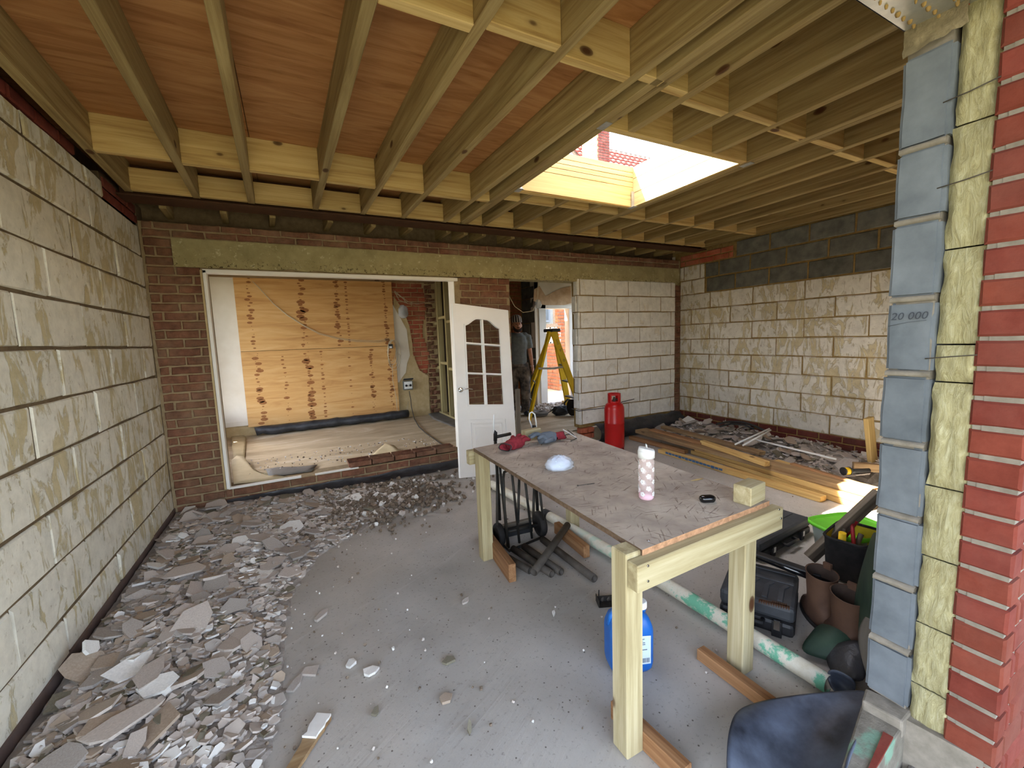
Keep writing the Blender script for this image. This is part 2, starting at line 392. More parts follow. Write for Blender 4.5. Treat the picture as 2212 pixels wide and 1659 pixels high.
def m_camo():
    t = NT('stained_work_trousers'); o = t.pos('pos'); n = t.noise(o, 9, 4, .6); n2 = t.noise(o, 30, 3)
    c = t.ramp(n, [(.4, srgb(62,56,52)), (.5, srgb(98,86,76)), (.62, srgb(124,110,96))])
    c = t.mix(t.ramp(n2, [(.7, 0.0), (.74, .8)]), c, srgb(190,180,166)); return t.out(c, .95, n2, .3, .005)
M_TROU = m_camo()
M_HAT1 = plain('dark_knit', (52,44,44), (70,60,58), 40, .97); M_HAT2 = plain('pale_knit', (176,160,146), (196,180,166), 40, .97)
M_GLOVR = plain('red_knit', (124,34,44), (148,50,60), 60, .95, bs=.5); M_GLOVG = plain('grey_latex_coating', (84,92,102), (112,120,130), 14, .7)
def m_glass():
    m_ = bpy.data.materials.new('clear_glass'); m_.use_nodes = True; b = m_.node_tree.nodes['Principled BSDF']
    b.inputs['Base Color'].default_value = (.93,.95,.94,1); b.inputs['Roughness'].default_value = .02; b.inputs['Transmission Weight'].default_value = 1; b.inputs['IOR'].default_value = 1.45
    return m_
M_GLASS = m_glass()
def m_bottle():
    m_ = bpy.data.materials.new('clear_bottle_plastic'); m_.use_nodes = True; t = m_.node_tree; b = t.nodes['Principled BSDF']
    b.inputs['Base Color'].default_value = srgb(250,226,222); b.inputs['Roughness'].default_value = .08; b.inputs['Transmission Weight'].default_value = .85; b.inputs['IOR'].default_value = 1.2
    return m_
M_BOTTLE = m_bottle(); _q = M_BOTTLE.node_tree.nodes['Principled BSDF']; _q.inputs['Transmission Weight'].default_value = 0; _q.inputs['Alpha'].default_value = .26; _q.inputs['Specular IOR Level'].default_value = .6
M_PINK = plain('pink_plastic', (238,186,204), (246,200,214), 5, .3)
def m_film():
    m_ = bpy.data.materials.new('thin_polythene'); m_.use_nodes = True; b = m_.node_tree.nodes['Principled BSDF']
    b.inputs['Base Color'].default_value = srgb(240,244,250); b.inputs['Roughness'].default_value = .25; b.inputs['Alpha'].default_value = .4
    return m_
M_FILM = m_film()
M_BAGIN = plain('white_powder', (206,220,246), (232,238,250), 12, .8)
def m_pipe():
    t = NT('white_pipe_green_paint'); o = t.pos('pos'); n = t.noise(o, 8, 8, .7); n2 = t.noise(o, 1.0, 2)
    z = t.n('ShaderNodeSeparateXYZ'); t.l(o, z.inputs[0])
    near = t.ramp(z.outputs[1], [(.0, 1.0), (1.0, 1.0)])
    yf = t.n('ShaderNodeMapRange'); yf.inputs[1].default_value = 2.4; yf.inputs[2].default_value = 1.6; t.l(z.outputs[1], yf.inputs[0])
    g = t.math('MULTIPLY', t.ramp(n, [(.5, 0.0), (.56, 1.0)]), yf.outputs[0])
    c = t.ramp(n, [(.3, srgb(196,186,160)), (.6, srgb(224,220,206))]); c = t.mix(g, c, srgb(112,178,146))
    return t.out(c, .6, n, .2, .003)
M_PIPE = m_pipe()
M_CABLE = plain('beige_cable', (196,180,150), (206,190,160), 9, .6); M_CABG = plain('grey_cable', (60,58,56), (80,76,72), 9, .6)
M_TILE = plain('red_roof_tile', (170,96,84), (196,122,106), 5, .85, 0, 'pos', .3, .01, .1)
M_CHIM = m_brick('chimney_brick_painted_sunlit', (196,168,110), (220,196,140), (200,120,90), .3)  # paler yellow copy of the chimney brick, sunlight put into its colour
M_GROUND = plain('grassy_earth', (84,84,66), (108,104,84), 2, .95, 0, 'pos')
M_DARK = plain('dark_void_timber', (40,30,22), (56,42,30), 8, .95)
M_WALLOUT = plain('painted_render', (150,150,146), (166,166,162), 3, .8)
M_GDARK = bpy.data.materials.new('dark_window_glass'); M_GDARK.use_nodes = True
_b = M_GDARK.node_tree.nodes['Principled BSDF']; _b.inputs['Base Color'].default_value = srgb(60,70,84); _b.inputs['Roughness'].default_value = .08

# ------------------------------------------------------------------ masonry
_bm = {}
def brick_mesh(L, h, T, mat, var, rough, tall=None):
    key = (round(L, 2), round(h, 3), round(T, 2), mat.name, var)
    if key in _bm: return _bm[key]
    r = random.Random(hash(key[:3]) ^ var*77); b = MB(); c = .006+rough*.3
    def ring(dx, y, jit):
        vs = []
        nx = 3 if L > .15 else 2
        pts = [(-L/2+dx + (L-2*dx)*i/nx, -h/2+dx) for i in range(nx)] + [(L/2-dx, -h/2+dx), (L/2-dx, h/2-dx)] + [(L/2-dx-(L-2*dx)*i/nx, h/2-dx) for i in range(1, nx)] + [(-L/2+dx, h/2-dx)]
        for x, z in pts: vs.append(Vector((x+r.uniform(-jit, jit), y+r.uniform(-jit, jit)*.6, z+r.uniform(-jit, jit))))
        return vs
    r0 = ring(0, T, 0); r1 = ring(0, c, rough); r2 = ring(c, 0, rough); n = len(r0)
    b.v = r0+r1+r2
    for k in range(2):
        for i in range(n):
            b.f.append([k*n+i, k*n+(i+1) % n, (k+1)*n+(i+1) % n, (k+1)*n+i]); b.mi.append(0); b.sm.append(False)
    b.v.append(Vector((r.uniform(-.1, .1)*L, -rough*.6, r.uniform(-.1, .1)*h))); ci = len(b.v)-1
    for i in range(n): b.f.append([2*n+i, 2*n+(i+1) % n, ci]); b.mi.append(0); b.sm.append(False)
    _bm[key] = b.mesh('masonry_unit', mat); return _bm[key]
def lay(parent, O, u, into, z0, nrows, ch, L, j, T, ivf, mat, name='brick', rough=.0025, shift=0.0, jog=.5, first=0, nvar=3, proud=.0, mats=None):
    O = Vector(O); u = Vector(u); into = Vector(into); R = Matrix((u, into, Vector((0,0,1)))).transposed()
    for k in range(nrows):
        za = z0+k*ch; zc = za+ch/2
        for a, b in ivf(zc):
            s = a - ((a - shift - (jog*(L+j) if (k+first) % 2 else 0)) % (L+j))
            while s < b:
                x0, x1 = max(s, a), min(s+L, b)
                if x1-x0 > .03:
                    m_ = mat if mats is None else mats[rnd.randrange(len(mats))]
                    me = brick_mesh(x1-x0, ch-j, T, m_, rnd.randrange(nvar), rough)
                    p = O + u*((x0+x1)/2) + into*(rnd.uniform(-1, 1)*rough-proud) + Vector((0,0,zc))
                    inst(name, me, p, parent, R)
                s += L+j

# --- left wall: wide blocks with torn plaster, red bricks on top
XL, XR, YB = -1.0, 5.1, 4.4
b = MB(); b.span((XL-.2, .3, -.05), (XL-.0085, YB, 2.5)); b.span((XL-.2, 3.72, 2.3), (XL-.0085, YB, 2.56))
b.span((XL-.22, .2, 2.3), (XL-.12, YB+.3, 2.8)); b.span((XL-.2, YB-.01, -.05), (XL+.0, YB+.25, 2.56)); b.span((XL-.2, YB+.15, 2.42), (XR+.2, YB+.25, 2.76))
wl = b.build('wall_left', plain('brown_block_mortar', (92,76,56), (118,100,76), 20, .97, 0, 'pos', .5, .006), loc=(XL, .3, -.05), kind='structure')
lay(wl, (XL, 0, 0), (0,1,0), (-1,0,0), -.01, 10, .24, .64, .014, .1, lambda z: [(.3, YB)], M_BLK_L, 'block', .004, shift=2.512-.654*4, jog=.47, first=0)
lay(wl, (XL, 0, 0), (0,1,0), (-1,0,0), 2.392, 1, .12, .64, .014, .1, lambda z: [(.3, 3.72)], M_BLK_L, 'block', .004, shift=.2)
lay(wl, (XL, 0, 0), (0,1,0), (-1,0,0), 2.512, 1, .075, .215, .012, .1, lambda z: [(.3, 3.36)], M_BRK_RED, 'brick', .002)
lay(wl, (XL, 0, 0), (0,1,0), (-1,0,0), 2.395, 2, .075, .215, .012, .1, lambda z: [(3.74, YB)], M_BRK_RED, 'brick', .002)
b = MB(); b.span((XL-.02, 1.0, .0), (XL+.010, YB, .065)); b.build('baseboard_left', plain('brown_base_strip', (92,76,70), (116,98,90), 8, .9, 0, 'pos'), kind='structure')

# --- right wall: cream blocks below, grey dense blocks above
b = MB(); b.span((XR+.010, .6, -.05), (XR+.2, YB+.1, 2.54)); b.span((XR+.12, .2, 2.4), (XR+.22, YB+.3, 2.8))
wr = b.build('wall_right', M_MORTY, loc=(XR, .6, -.05), kind='structure')
def ivr(z): return [(-YB, -.6)] if z < 1.92 else [(-YB, -4.0)]
lay(wr, (XR, 0, 0), (0,-1,0), (1,0,0), .235, 8, .2115, .59, .012, .1, ivr, M_BLK_R, 'block', .004, shift=-3.9, jog=.5, first=1)
lay(wr, (XR, 0, 0), (0,-1,0), (1,0,0), 1.927, 2, .2, .26, .012, .1, lambda z: [(-YB, -4.0)], M_BLK_R, 'block', .004, shift=-4.2)
lay(wr, (XR, 0, 0), (0,-1,0), (1,0,0), 1.927, 2, .2, .41, .02, .1, lambda z: [(-3.98, -.6)], M_BLK_G, 'block', .003, shift=-3.53, jog=.45)
lay(wr, (XR, 0, 0), (0,-1,0), (1,0,0), 2.327, 1, .2, .41, .02, .1, lambda z: [(-3.56, -.6)], M_BLK_G, 'block', .003, shift=-3.1)
lay(wr, (XR, 0, 0), (0,-1,0), (1,0,0), 2.33, 2, .078, .215, .012, .1, lambda z: [(-YB, -3.58)], M_BRK_REDOR, 'brick', .002)
lay(wr, (XR, 0, 0), (0,-1,0), (1,0,0), .01, 3, .075, .215, .012, .1, lambda z: [(-YB, -.6)], m_brick('dark_red_base_brick', (84,40,36), (110,56,48), (120,100,90), .3), 'brick', .002)

# --- back wall: old brick, concrete lintel, a wide opening, a doorway and an infill of white blocks
wb = empty('wall_back', (XL, YB, 0), kind='structure')
OP0, OP1, DR0, DR1 = -.6, 1.62, 2.29, 3.25      # wide opening, pier, doorway
b = MB(); f = YB+.009
for a in [((XL, f, .0), (OP0, f+.2, 2.43)), ((OP0, f, 2.07), (DR0, f+.2, 2.43)), ((OP1, f, 0), (DR0, f+.2, 2.08)), ((DR0, f, 2.09), (XR, f+.2, 2.43)),
          ((OP0, f, -.05), (OP1, f+.2, .152)), ((4.98, f, -.05), (XR, f+.2, 2.1))]: b.span(*a)
b.build('mortar_core', M_MORT, wb)
B = dict(u=(1,0,0), into=(0,1,0))
LT = 2.31  # top of lintel
def ivb(z):
    r = []
    if z > LT-.01: return [(XL+.02, XR-.02)]
    if z > 2.085: return [(XL+.02, -.80)]
    r.append((XL+.02, OP0-.03)); r.append((OP1+.06, DR0))
    return r
lay(wb, (0, YB, 0), z0=.0, nrows=28, ch=.0745, L=.215, j=.011, T=.1, ivf=ivb, mat=M_BRK_OLD, rough=.004, mats=None, **B)
lay(wb, (0, YB, 0), z0=LT+.003, nrows=2, ch=.062, L=.215, j=.011, T=.1, ivf=ivb, mat=M_BRK_OLD, rough=.004, first=1, **B)
lay(wb, (0, YB, 0), z0=2.086, nrows=3, ch=.0745, L=.215, j=.011, T=.1, ivf=lambda z: [(XL+.02, -.80)], mat=M_BRK_OLD, rough=.004, first=1, **B)
lay(wb, (0, YB-.0, 0), z0=-.0, nrows=2, ch=.0745, L=.215, j=.011, T=.1, ivf=lambda z: [(OP0-.03, OP1+.06)], mat=M_BRK_OLD, rough=.004, **B)
# brick-on-edge sill seen at the right of the opening
for i in range(5):
    inst('brick', brick_mesh(.215, .1, .05, M_BRK_OLD, i % 3, .003), (.52+i*.228, YB+.055, .163), wb, Matrix(((1,0,0),(0,0,1),(0,-1,0))).transposed())
    inst('brick', brick_mesh(.215, .09, .05, M_BRK_OLD, i % 3, .003), (.52+i*.228, YB+.165, .160), wb, Matrix(((1,0,0),(0,0,1),(0,-1,0))).transposed())
# narrow brick pier at the right corner
lay(wb, (0, YB-.01, 0), z0=.2, nrows=25, ch=.075, L=.1, j=.01, T=.1, ivf=lambda z: [(4.99, XR)], mat=M_BRK_OLD, rough=.003, nvar=2, **B)
# concrete lintel: subdivided, ragged lower edge
def lintel(x0, x1, z0, z1, y, mat, parent):
    b = MB(); nx = 90
    for i in range(nx+1):
        x = x0+(x1-x0)*i/nx; rag = noise.noise((x*9, 1, 0))*.016+noise.noise((x*31, 2, 0))*.008
        rr = rag if x < OP1 or x > DR0 else 0
        for (yy, zz) in ((y+.19, z0), (y-.006, z0+rr), (y-.012, (z0+z1)/2), (y-.004, z1), (y+.19, z1)):
            b.v.append(Vector((x, yy+noise.noise((x*6, zz*6, 3))*.004, zz)))
    for i in range(nx):
        for k in range(5):
            b.f.append([i*5+k, i*5+(k+1) % 5, (i+1)*5+(k+1) % 5, (i+1)*5+k]); b.mi.append(0); b.sm.append(False)
    b.build('lintel', mat, parent)
lintel(-.80, 5.08, 2.083, LT, YB, M_LINTEL, wb)
# white blocks
b = MB(); b.span((DR1+.01, YB-.006, .2), (4.98, YB+.12, 2.1)); b.span((DR1+.0, YB+.012, .2), (DR1+.05, YB+.118, 2.1)); b.build('mortar_core', M_MORTY, wb)
lay(wb, (0, YB-.018, 0), z0=.03, nrows=10, ch=.2085, L=.392, j=.012, T=.13, ivf=lambda z: ([(DR1, 4.98)] if z > .2 else []), mat=M_AAC, name='block', rough=.0035, shift=3.495-.404*3+.392+.012, first=0, **B)
lay(wb, (DR1-.01, 0, 0), (0,-1,0), (1,0,0), .238, 9, .2085, .13, .01, .03, lambda z: [(-YB-.115, -YB+.016)], M_AAC, 'block', .003)
# brick stub and covered footing below the white blocks
lay(wb, (0, YB-.05, 0), z0=.05, nrows=2, ch=.075, L=.1, j=.01, T=.1, ivf=lambda z: [(DR1-.02, DR1+.2)], mat=M_BRK_REDOR, rough=.003, **B)

# white lining trim round the wide opening
t1 = empty('trim_1', (OP0, YB, .15), kind='structure')
for nm, a, c in (('lining', (OP0-.012, YB-.02, .16), (OP0+.014, YB+.06, 2.06)), ('lining', (OP0-.012, YB-.02, 2.035), (OP1+.03, YB+.06, 2.068)),
                 ('lining', (OP1-.005, YB+.02, .16), (OP1+.055, YB+.2, 2.055))):
    b = MB(); b.span(a, c); b.build(nm, M_WFRAME, t1, bevel=.003)
b = MB(); b.span((OP0-.03, YB-.012, .16), (OP0-.015, YB+.05, 2.06)); b.build('plaster_edge', M_GRAYPL, t1)
b = MB(); b.span((OP0, YB-.005, .150), (-.02, YB+.03, .166)); b.span((.1, YB-.005, .150), (.5, YB+.03, .162)); b.build('sill_strip', M_WFRAME, t1)

# --- front pillar: block leaf, wool, brick leaf (end of the front wall), front wall going right
wf = empty('wall_front', (1.6, .32, .0), kind='structure')
X0 = 1.6
zc = [(.205, .405), (.42, .63), (.645, .855), (.87, 1.08), (1.095, 1.31), (1.325, 1.53), (1.545, 1.765), (1.78, 1.985), (2.0, 2.20)]
zpx = [(1868,1485),(1875,1370),(1880,1240),(1888,1100),(1898,950),(1903,805),(1911,650),(1922,487),(1930,335),(1950,128)]
zz = [at(px, py, 'x', X0).z for px, py in zpx]
for i in range(9):
    za, zb = zz[i]+.004, zz[i+1]-.006
    L = .5; b = MB()
    dx = rnd.uniform(-.004, .006)
    bm = bmesh.new(); bmesh.ops.create_cube(bm, size=1)
    bmesh.ops.scale(bm, vec=(L, .108, zb-za), verts=bm.verts)
    bmesh.ops.bevel(bm, geom=bm.edges[:], offset=.009, segments=2, affect='EDGES')
    bmesh.ops.subdivide_edges(bm, edges=[e for e in bm.edges if e.calc_length() > .08], cuts=5, use_grid_fill=True)
    for v in bm.verts:
        v.co += Vector((noise.noise(v.co*14+Vector((i*3, 0, 0)))*.003, noise.noise(v.co*11+Vector((0, i*5, 0)))*.003, noise.noise(v.co*13+Vector((0, 0, i*2)))*.002))
    me = bpy.data.meshes.new('block'); bm.to_mesh(me); bm.free(); me.materials.append(M_BLK_B)
    inst('block', me, (X0+L/2+dx, .561+rnd.uniform(-.003, .003), (za+zb)/2), wf)
b = MB(); b.span((X0+.012, .512, .2), (X0+.5, .606, 2.2)); b.span((X0+.012, .33, .05), (X0+.5, .412, 2.4)); b.build('mortar_core', M_MORTG, wf)
# mortar squeezed from the joints
for i in range(1, 9):
    b = MB(); z = zz[i]
    ys = [.508+.1*k/7 for k in range(8)]
    for k, y in enumerate(ys):
        e = .004+abs(noise.noise((y*30, i, 0)))*.012
        for dx_, dz in ((.012, -.009), (-e, -.006+noise.noise((y*20, i, 4))*.004), (-e*.8, .006), (.012, .010)): b.v.append(Vector((X0+dx_, y, z+dz)))
    for k in range(7):
        for q in range(3): b.f.append([k*4+q, k*4+q+1, (k+1)*4+q+1, (k+1)*4+q]); b.mi.append(0); b.sm.append(True)
    b.build('mortar_joint', M_MORTG, wf)
# wool batts
cuts = [.16, .30, .50, .715, .93, 1.235, 1.34, 1.60, 1.92, 2.22]
for i in range(len(cuts)-1):
    za, zb = cuts[i]+.001, cuts[i+1]-.003; b = MB(); n, mrow = 12, max(5, int((zb-za)/.02))
    top = i == len(cuts)-2
    for r_ in range(mrow+1):
        z = za+(zb-za)*r_/mrow; ed = min(r_, mrow-r_)/mrow; bulge = min(1, ed*7)
        for k in range(n+1):
            y = .414+.09*k/n; e2 = min(k, n-k)/n; bb = min(1, e2*6)*bulge
            yy = y + noise.noise((z*18, k*.01, i*3))*.006*(1 if 0 < k < n else 1.3)
            if top: yy = .430+(yy-.414)*.78
            d = .020-.014*bb + noise.noise((y*34, z*40, i))*.009*bb + noise.noise((y*90, z*60, i+9))*.004
            b.v.append(Vector((X0+d+(.006 if i > 5 else 0), yy, z)))
    for r_ in range(mrow):
        for k in range(n):
            q = r_*(n+1)+k; b.f.append([q, q+1, q+n+2, q+n+1]); b.mi.append(0); b.sm.append(True)
    b.span((X0+.03, .416, za+.004), (X0+.4, .502, zb-.004))
    b.build('wool_batt', M_INSUL, wf)
# brick leaf: the returned end seen face-on, and the outer face to the right
lay(wf, (X0, 0, 0), (0,-1,0), (1,0,0), .02, 30, .0785, .3, .012, .06, lambda z: [(.32-.743, -.32)], M_BRK_RED, 'brick', .001, shift=-.5, jog=0, nvar=6)
lay(wf, (0, .32, 0), (1,0,0), (0,1,0), .02, 30, .0785, .215, .012, .05, lambda z: [(X0+.068, 2.7)], M_BRK_RED, 'brick', .001, shift=X0, jog=.5)
for c in []: pass
b = MB(); b.span((X0+.006, .327, .02), (2.7, .40, 2.4)); b.span((X0+.008, .328, .0), (X0+.09, .418, 2.4)); b.build('mortar_core', M_MORTG, wf)
b = MB(); b.span((2.0, .42, -.05), (XR+.2, .6, 2.75)); b.span((2.6, .33, -.05), (XR+.2, .5, 2.75)); b.span((X0, .32, 2.36), (XR, .6, 2.75)); b.build('wall_body', M_BLK_G, wf)
# orange brick slip + mortar above the last block
b = MB(); b.box((X0+.05, .515, 2.245), (.1, .05, .06)); b.build('brick', M_BRK_REDOR, wf)
b = MB()
n = 9
for i in range(n+1):
    for k in range(7):
        y = .48+.13*i/n; z = 2.16+.085*k/6-(.02*i/n)
        b.v.append(Vector((X0-.004-abs(noise.noise((y*30, z*30, 0)))*.02, y, z + noise.noise((y*25, 0, 2))*.02)))
for i in range(n):
    for k in range(6): b.f.append([i*7+k, i*7+k+1, (i+1)*7+k+1, (i+1)*7+k]); b.mi.append(0); b.sm.append(True)
b.build('mortar_bed', plain('sandy_mortar', (112,102,80), (142,130,104), 26, .98, 0, 'pos', .9, .012), wf)

# wire wall ties across the cavity
for z, px_ in ((1.30, 0), (1.765, 0), (1.985, 1)):
    b = MB(); b.tube([(X0-.002, .52, z), (X0+.004, .47, z+.006), (X0+.0, .42, z+.012), (X0+.01, .40, z+.016)], .0016, 6); b.build('wall_tie', M_IRON, wf)

# perforated steel lintel over the front opening (soffit and lip)
ln = empty('steel_lintel', (1.3, .5, 2.2), 'perforated galvanised steel lintel over the front opening, mortar squeezed through its holes', 'lintel')
b = MB(); b.span((-1.0, .50, 2.212), (1.66, .61, 2.216)); b.span((-1.0, .606, 2.212), (1.66, .61, 2.34)); b.build('inner_plate', M_GALV, ln, bevel=.001)
b = MB(); b.span((-1.0, .40, 2.216), (1.66, .505, 2.220)); b.span((-1.0, .505, 2.216), (1.66, .509, 2.33)); b.span((-1.0, .40, 2.216), (1.66, .404, 2.33)); b.build('cavity_plate', M_GALV, ln, bevel=.001)
b = MB(); b.span((-1.0, .30, 2.208), (1.66, .405, 2.212)); b.build('outer_plate', M_GALV, ln)
b = MB(); b.beam((1.30, .455, 2.205), (1.60, .44, 2.205), .028, .004); b.build('loose_strip', plain('pale_metal_strip', (206,180,160), (226,200,182), 8, .5, .4), ln)
cr = random.Random(5)
for i in range(32):
    for k in range(7):
        x = .62+i*.032+(k % 2)*.016; y = .325+k*.043+cr.uniform(-.003, .003)
        if x > 1.6: continue
        if x < .6: continue
        b = MB(); r = cr.uniform(.003, .0065)
        b.lathe([(0, -.008), (r*.7, -.006), (r, 0), (r, .012)], 7, (x, y, 2.210), sx=cr.uniform(.8, 1.3), sy=cr.uniform(.8, 1.2)); b.build('mortar_plug', M_MORTY, ln)
b = MB(); b.span((-1.0, .32, 2.22), (1.6, .42, 2.75)); b.span((-1.0, .5, 2.22), (1.6, .6, 2.75)); b.build('masonry_above', M_BRK_RED, wf)

b = MB(); b.span((XL-.4, -1.7, 2.62), (3.2, .34, 2.72)); b.build('added_canopy', M_DARK, kind='structure')  # unseen canopy added to cut high sky light on near floor and pillar
# --- floor inside, raised screed behind, ground outside
def slab(name, x0, x1, y0, y1, z, mat, amp, nx, ny, th=.12):
    b = MB()
    for i in range(nx+1):
        for j in range(ny+1):
            x = x0+(x1-x0)*i/nx; y = y0+(y1-y0)*j/ny
            b.v.append(Vector((x, y, z+amp*(noise.noise((x*2.1, y*2.1, 0))+.5*noise.noise((x*7, y*7, 1))))))
    for i in range(nx):
        for j in range(ny):
            q = i*(ny+1)+j; b.f.append([q, q+ny+1, q+ny+2, q+1]); b.mi.append(0); b.sm.append(True)
    n0 = len(b.v); b.span((x0, y0, z-th), (x1, y1, z-.012))
    return b.build(name, mat, kind='structure')
slab('floor', XL-.1, XR+.1, .62, YB, -.002, M_FLOOR, .0022, 120, 80)
slab('floor_rear', XL, XR+.5, YB+.13, 9.5, .145, M_FLOOR2, .004, 60, 60, .2)
b = MB(); b.span((-14, -14, -.13), (14, .62, -.115)); b.build('ground', M_GROUND, kind='structure')
b = MB(); b.span((XL-.2, .2, -.12), (1.5, .64, -.005)); b.build('threshold', M_FLOOR, kind='structure')

# ------------------------------------------------------------------ ceiling: ply deck, joists, noggins, steel
ZJ, HJ = 2.52, .2; ZD = ZJ+HJ
ce = empty('ceiling', (0, .6, ZJ), kind='structure')
SX0, SX1, SY0, SY1 = 1.62, 2.81, 1.93, 2.94
def deck(x0, x1, y0, y1): 
    if x1-x0 < .02 or y1-y0 < .02: return
    b = MB(); b.span((x0+.002, y0+.002, ZD), (x1-.002, y1-.002, ZD+.018)); b.build('plywood_sheet', M_PLYROOF, ce, loc=((x0+x1)/2, (y0+y1)/2, ZD))
for (x0, x1) in ((XL-.2, -.13), (-.13, 1.10), (1.10, SX0), ):
    for y0, y1 in ((.3, 1.25), (1.25, 2.45), (2.45, 3.25 if x0 > 1 else 3.67), (3.25 if x0 > 1 else 3.67, 4.6)): deck(x0, x1, y0, y1)
deck(SX0, SX1, .3, SY0); deck(SX0, SX1, SY1, 4.6)
for (x0, x1) in ((SX1, 4.0), (4.0, XR+.2)):
    for y0, y1 in ((.3, 1.5), (1.5, 2.7), (2.7, 3.9), (3.9, 4.6)): deck(x0, x1, y0, y1)
def joist(x, y0, y1, drift=0.0, h=HJ, z=ZJ, mat=W_JOIST):
    timber('joist', (x+drift*(3.9-y0), y0, z+h/2), (x+drift*(3.9-y1), y1, z+h/2), .047, h, mat, ce)
D = .022
JL = [-.925, -.535, -.185, .27, .645, .995, 1.385]
for x in JL: joist(x, .6, 3.97, D)
JR = [3.22, 3.565, 3.92, 4.27, 4.63, 5.02]
for x in JR: joist(x, .6, 3.97)
for x in (1.552, 1.599, 2.835, 2.882): joist(x, .6, 3.97)
for x in (1.78, 2.13, 2.48):
    joist(x, .6, SY0-.047); joist(x, SY1+.047, 3.97)
timber('trimmer', (SX0, SY0-.024, ZJ+HJ/2), (SX1, SY0-.024, ZJ+HJ/2), .047, HJ, W_NOG, ce)
timber('trimmer', (SX0, SY1+.024, ZJ+HJ/2), (SX1, SY1+.024, ZJ+HJ/2), .047, HJ, W_NOG, ce)
def nogs(xs, y, h=HJ, z=ZJ, jig=.02, drift=0):
    for i in range(len(xs)-1):
        a = xs[i]+drift*(3.9-y)+.0235; b_ = xs[i+1]+drift*(3.9-y)-.0235
        if b_-a < .06: continue
        yy = y+(jig if i % 2 else -jig)
        timber('noggin', (a, yy, z+h/2), (b_, yy, z+h/2), .047, h, W_NOG, ce)
nogs(JL+[1.575], 3.27, drift=D, jig=.012); nogs(JL+[1.575], 1.50, drift=D)
nogs([2.86]+JR, 3.22, jig=.012); nogs([1.6, 1.78, 2.13, 2.48, 2.835], 1.52); nogs([2.86]+JR, 1.54)
nogs([1.6, 1.78, 2.13, 2.48, 2.835], 3.16, jig=.01)
XS = JL+[1.575, 1.78, 2.13, 2.48, 2.86]+JR
nogs(XS, 3.93, h=.15, jig=0)
# joists beyond the steel, and rafters of the old roof
for x in XS: 
    if x > -.95: timber('joist', (x+.13, 4.22, ZJ-.03+.07), (x+.10, 4.9, ZJ-.03+.07), .047, .14, W_JOIST, ce)
b = MB(); b.span((XL, 3.965, 2.497), (XR, 4.165, 2.507)); b.span((XL, 3.965, 2.69), (XR, 4.165, 2.70)); b.span((XL, 4.06, 2.507), (XR, 4.07, 2.69)); b.build('steel_beam', M_STEELD, ce)
b = MB(); b.span((XL-.2, .3, 2.74), (SX0-.0, 5.0, 2.80)); b.span((SX1, .3, 2.74), (XR+.2, 5.0, 2.80)); b.span((SX0, .3, 2.74), (SX1, SY0, 2.80)); b.span((SX0, SY1, 2.74), (SX1, 5.0, 2.80)); b.build('roof_covering', M_DARK, ce)

# roof light opening lined with pine boards
rl = empty('window_1', ((SX0+SX1)/2, (SY0+SY1)/2, ZJ+.14), kind='structure')
ZT = 2.86
for i, (za, zb) in enumerate([(ZJ+.005, ZJ+.165), (.17+ZJ, ZJ+.21), (.214+ZJ, ZJ+.25), (.254+ZJ, ZJ+.29), (.294+ZJ, ZT)]):
    L_ = W_LIN
    timber('lining_board', (SX0-.02, SY1-.010+(.0 if i == 0 else .003), (za+zb)/2), (SX1+.02, SY1+.008, (za+zb)/2), .02, zb-za, L_, rl, bev=.001)
for (za, zb) in [(ZJ+.205, ZJ+.25), (ZJ+.253, ZJ+.297), (ZJ+.3, ZT)]:
    timber('lining_board', (SX0-.008, SY0, (za+zb)/2), (SX0-.008, SY1, (za+zb)/2), .02, zb-za, L_, rl, bev=.001)
    timber('lining_board', (SX0, SY0-.008, (za+zb)/2), (SX1, SY0-.008, (za+zb)/2), .02, zb-za, L_, rl, bev=.001)
for (za, zb) in [(ZJ+.005, ZJ+.12), (ZJ+.123, ZJ+.24), (ZJ+.243, ZT)]:
    timber('lining_board', (SX1+.0, SY0, (za+zb)/2), (SX1+.0, SY1, (za+zb)/2), .02, zb-za, L_, rl, bev=.001)
for x, y in ((SX0+.01, SY1-.03), (SX1-.02, SY1-.012), (SX1+.04, SY0-.03), (SX0-.03, SY0-.06)):
    b = MB(); b.span((x-.022, y-.03, ZJ-.004), (x+.022, y+.05, ZJ-.001)); b.span((x-.02, y-.004, ZJ-.002), (x+.02, y-.001, ZJ+.13)); b.build('joist_hanger', M_GALV, rl)

# ------------------------------------------------------------------ rooms behind
ZR, YR = .15, 7.0
wre = empty('wall_rear', (XL, YR, ZR), kind='structure')
b = MB(); b.span((XL-.1, YR+.015, 0), (2.4, YR+.2, 2.5)); b.build('mortar_core', M_GRAYPL, wre)
b = MB(); b.span((XL-.1, YR-.02, .30), (-.635, YR+.02, 2.45)); b.span((XL-.1, YR-.03, .30), (-.635, YR-.018, .36)); b.build('plaster_panel', M_WPLAST, wre)
lay(wre, (0, YR, 0), z0=.78, nrows=22, ch=.075, L=.215, j=.012, T=.05, rough=.004, mat=M_BRK_REDOR,
    ivf=lambda z: [(1.50+max(0, (1.5-z)*.25), 2.02+.05*math.sin(z*7))], **B)
lay(wre, (0, YR-.01, 0), z0=.16, nrows=29, ch=.078, L=.13, j=.02, T=.05, rough=.012, mat=M_BRK_OLD, ivf=lambda z: [(2.04, 2.2)], **B)
pl = [(852,598),(850,640),(866,650),(868,690),(883,712),(880,745),(886,770),(876,800),(870,830),(862,822),(856,700)]
pl = [(846,655),(866,690),(878,712),(882,745),(885,768),(879,785),(876,805),(868,815),(862,826),(852,824),(848,740)]
b = MB(); b.prism([at(x, y, 'y', YR-.002) for x, y in pl], (0,-1,0), .018, 0); b.build('plaster_patch', M_WPLAST, wre)
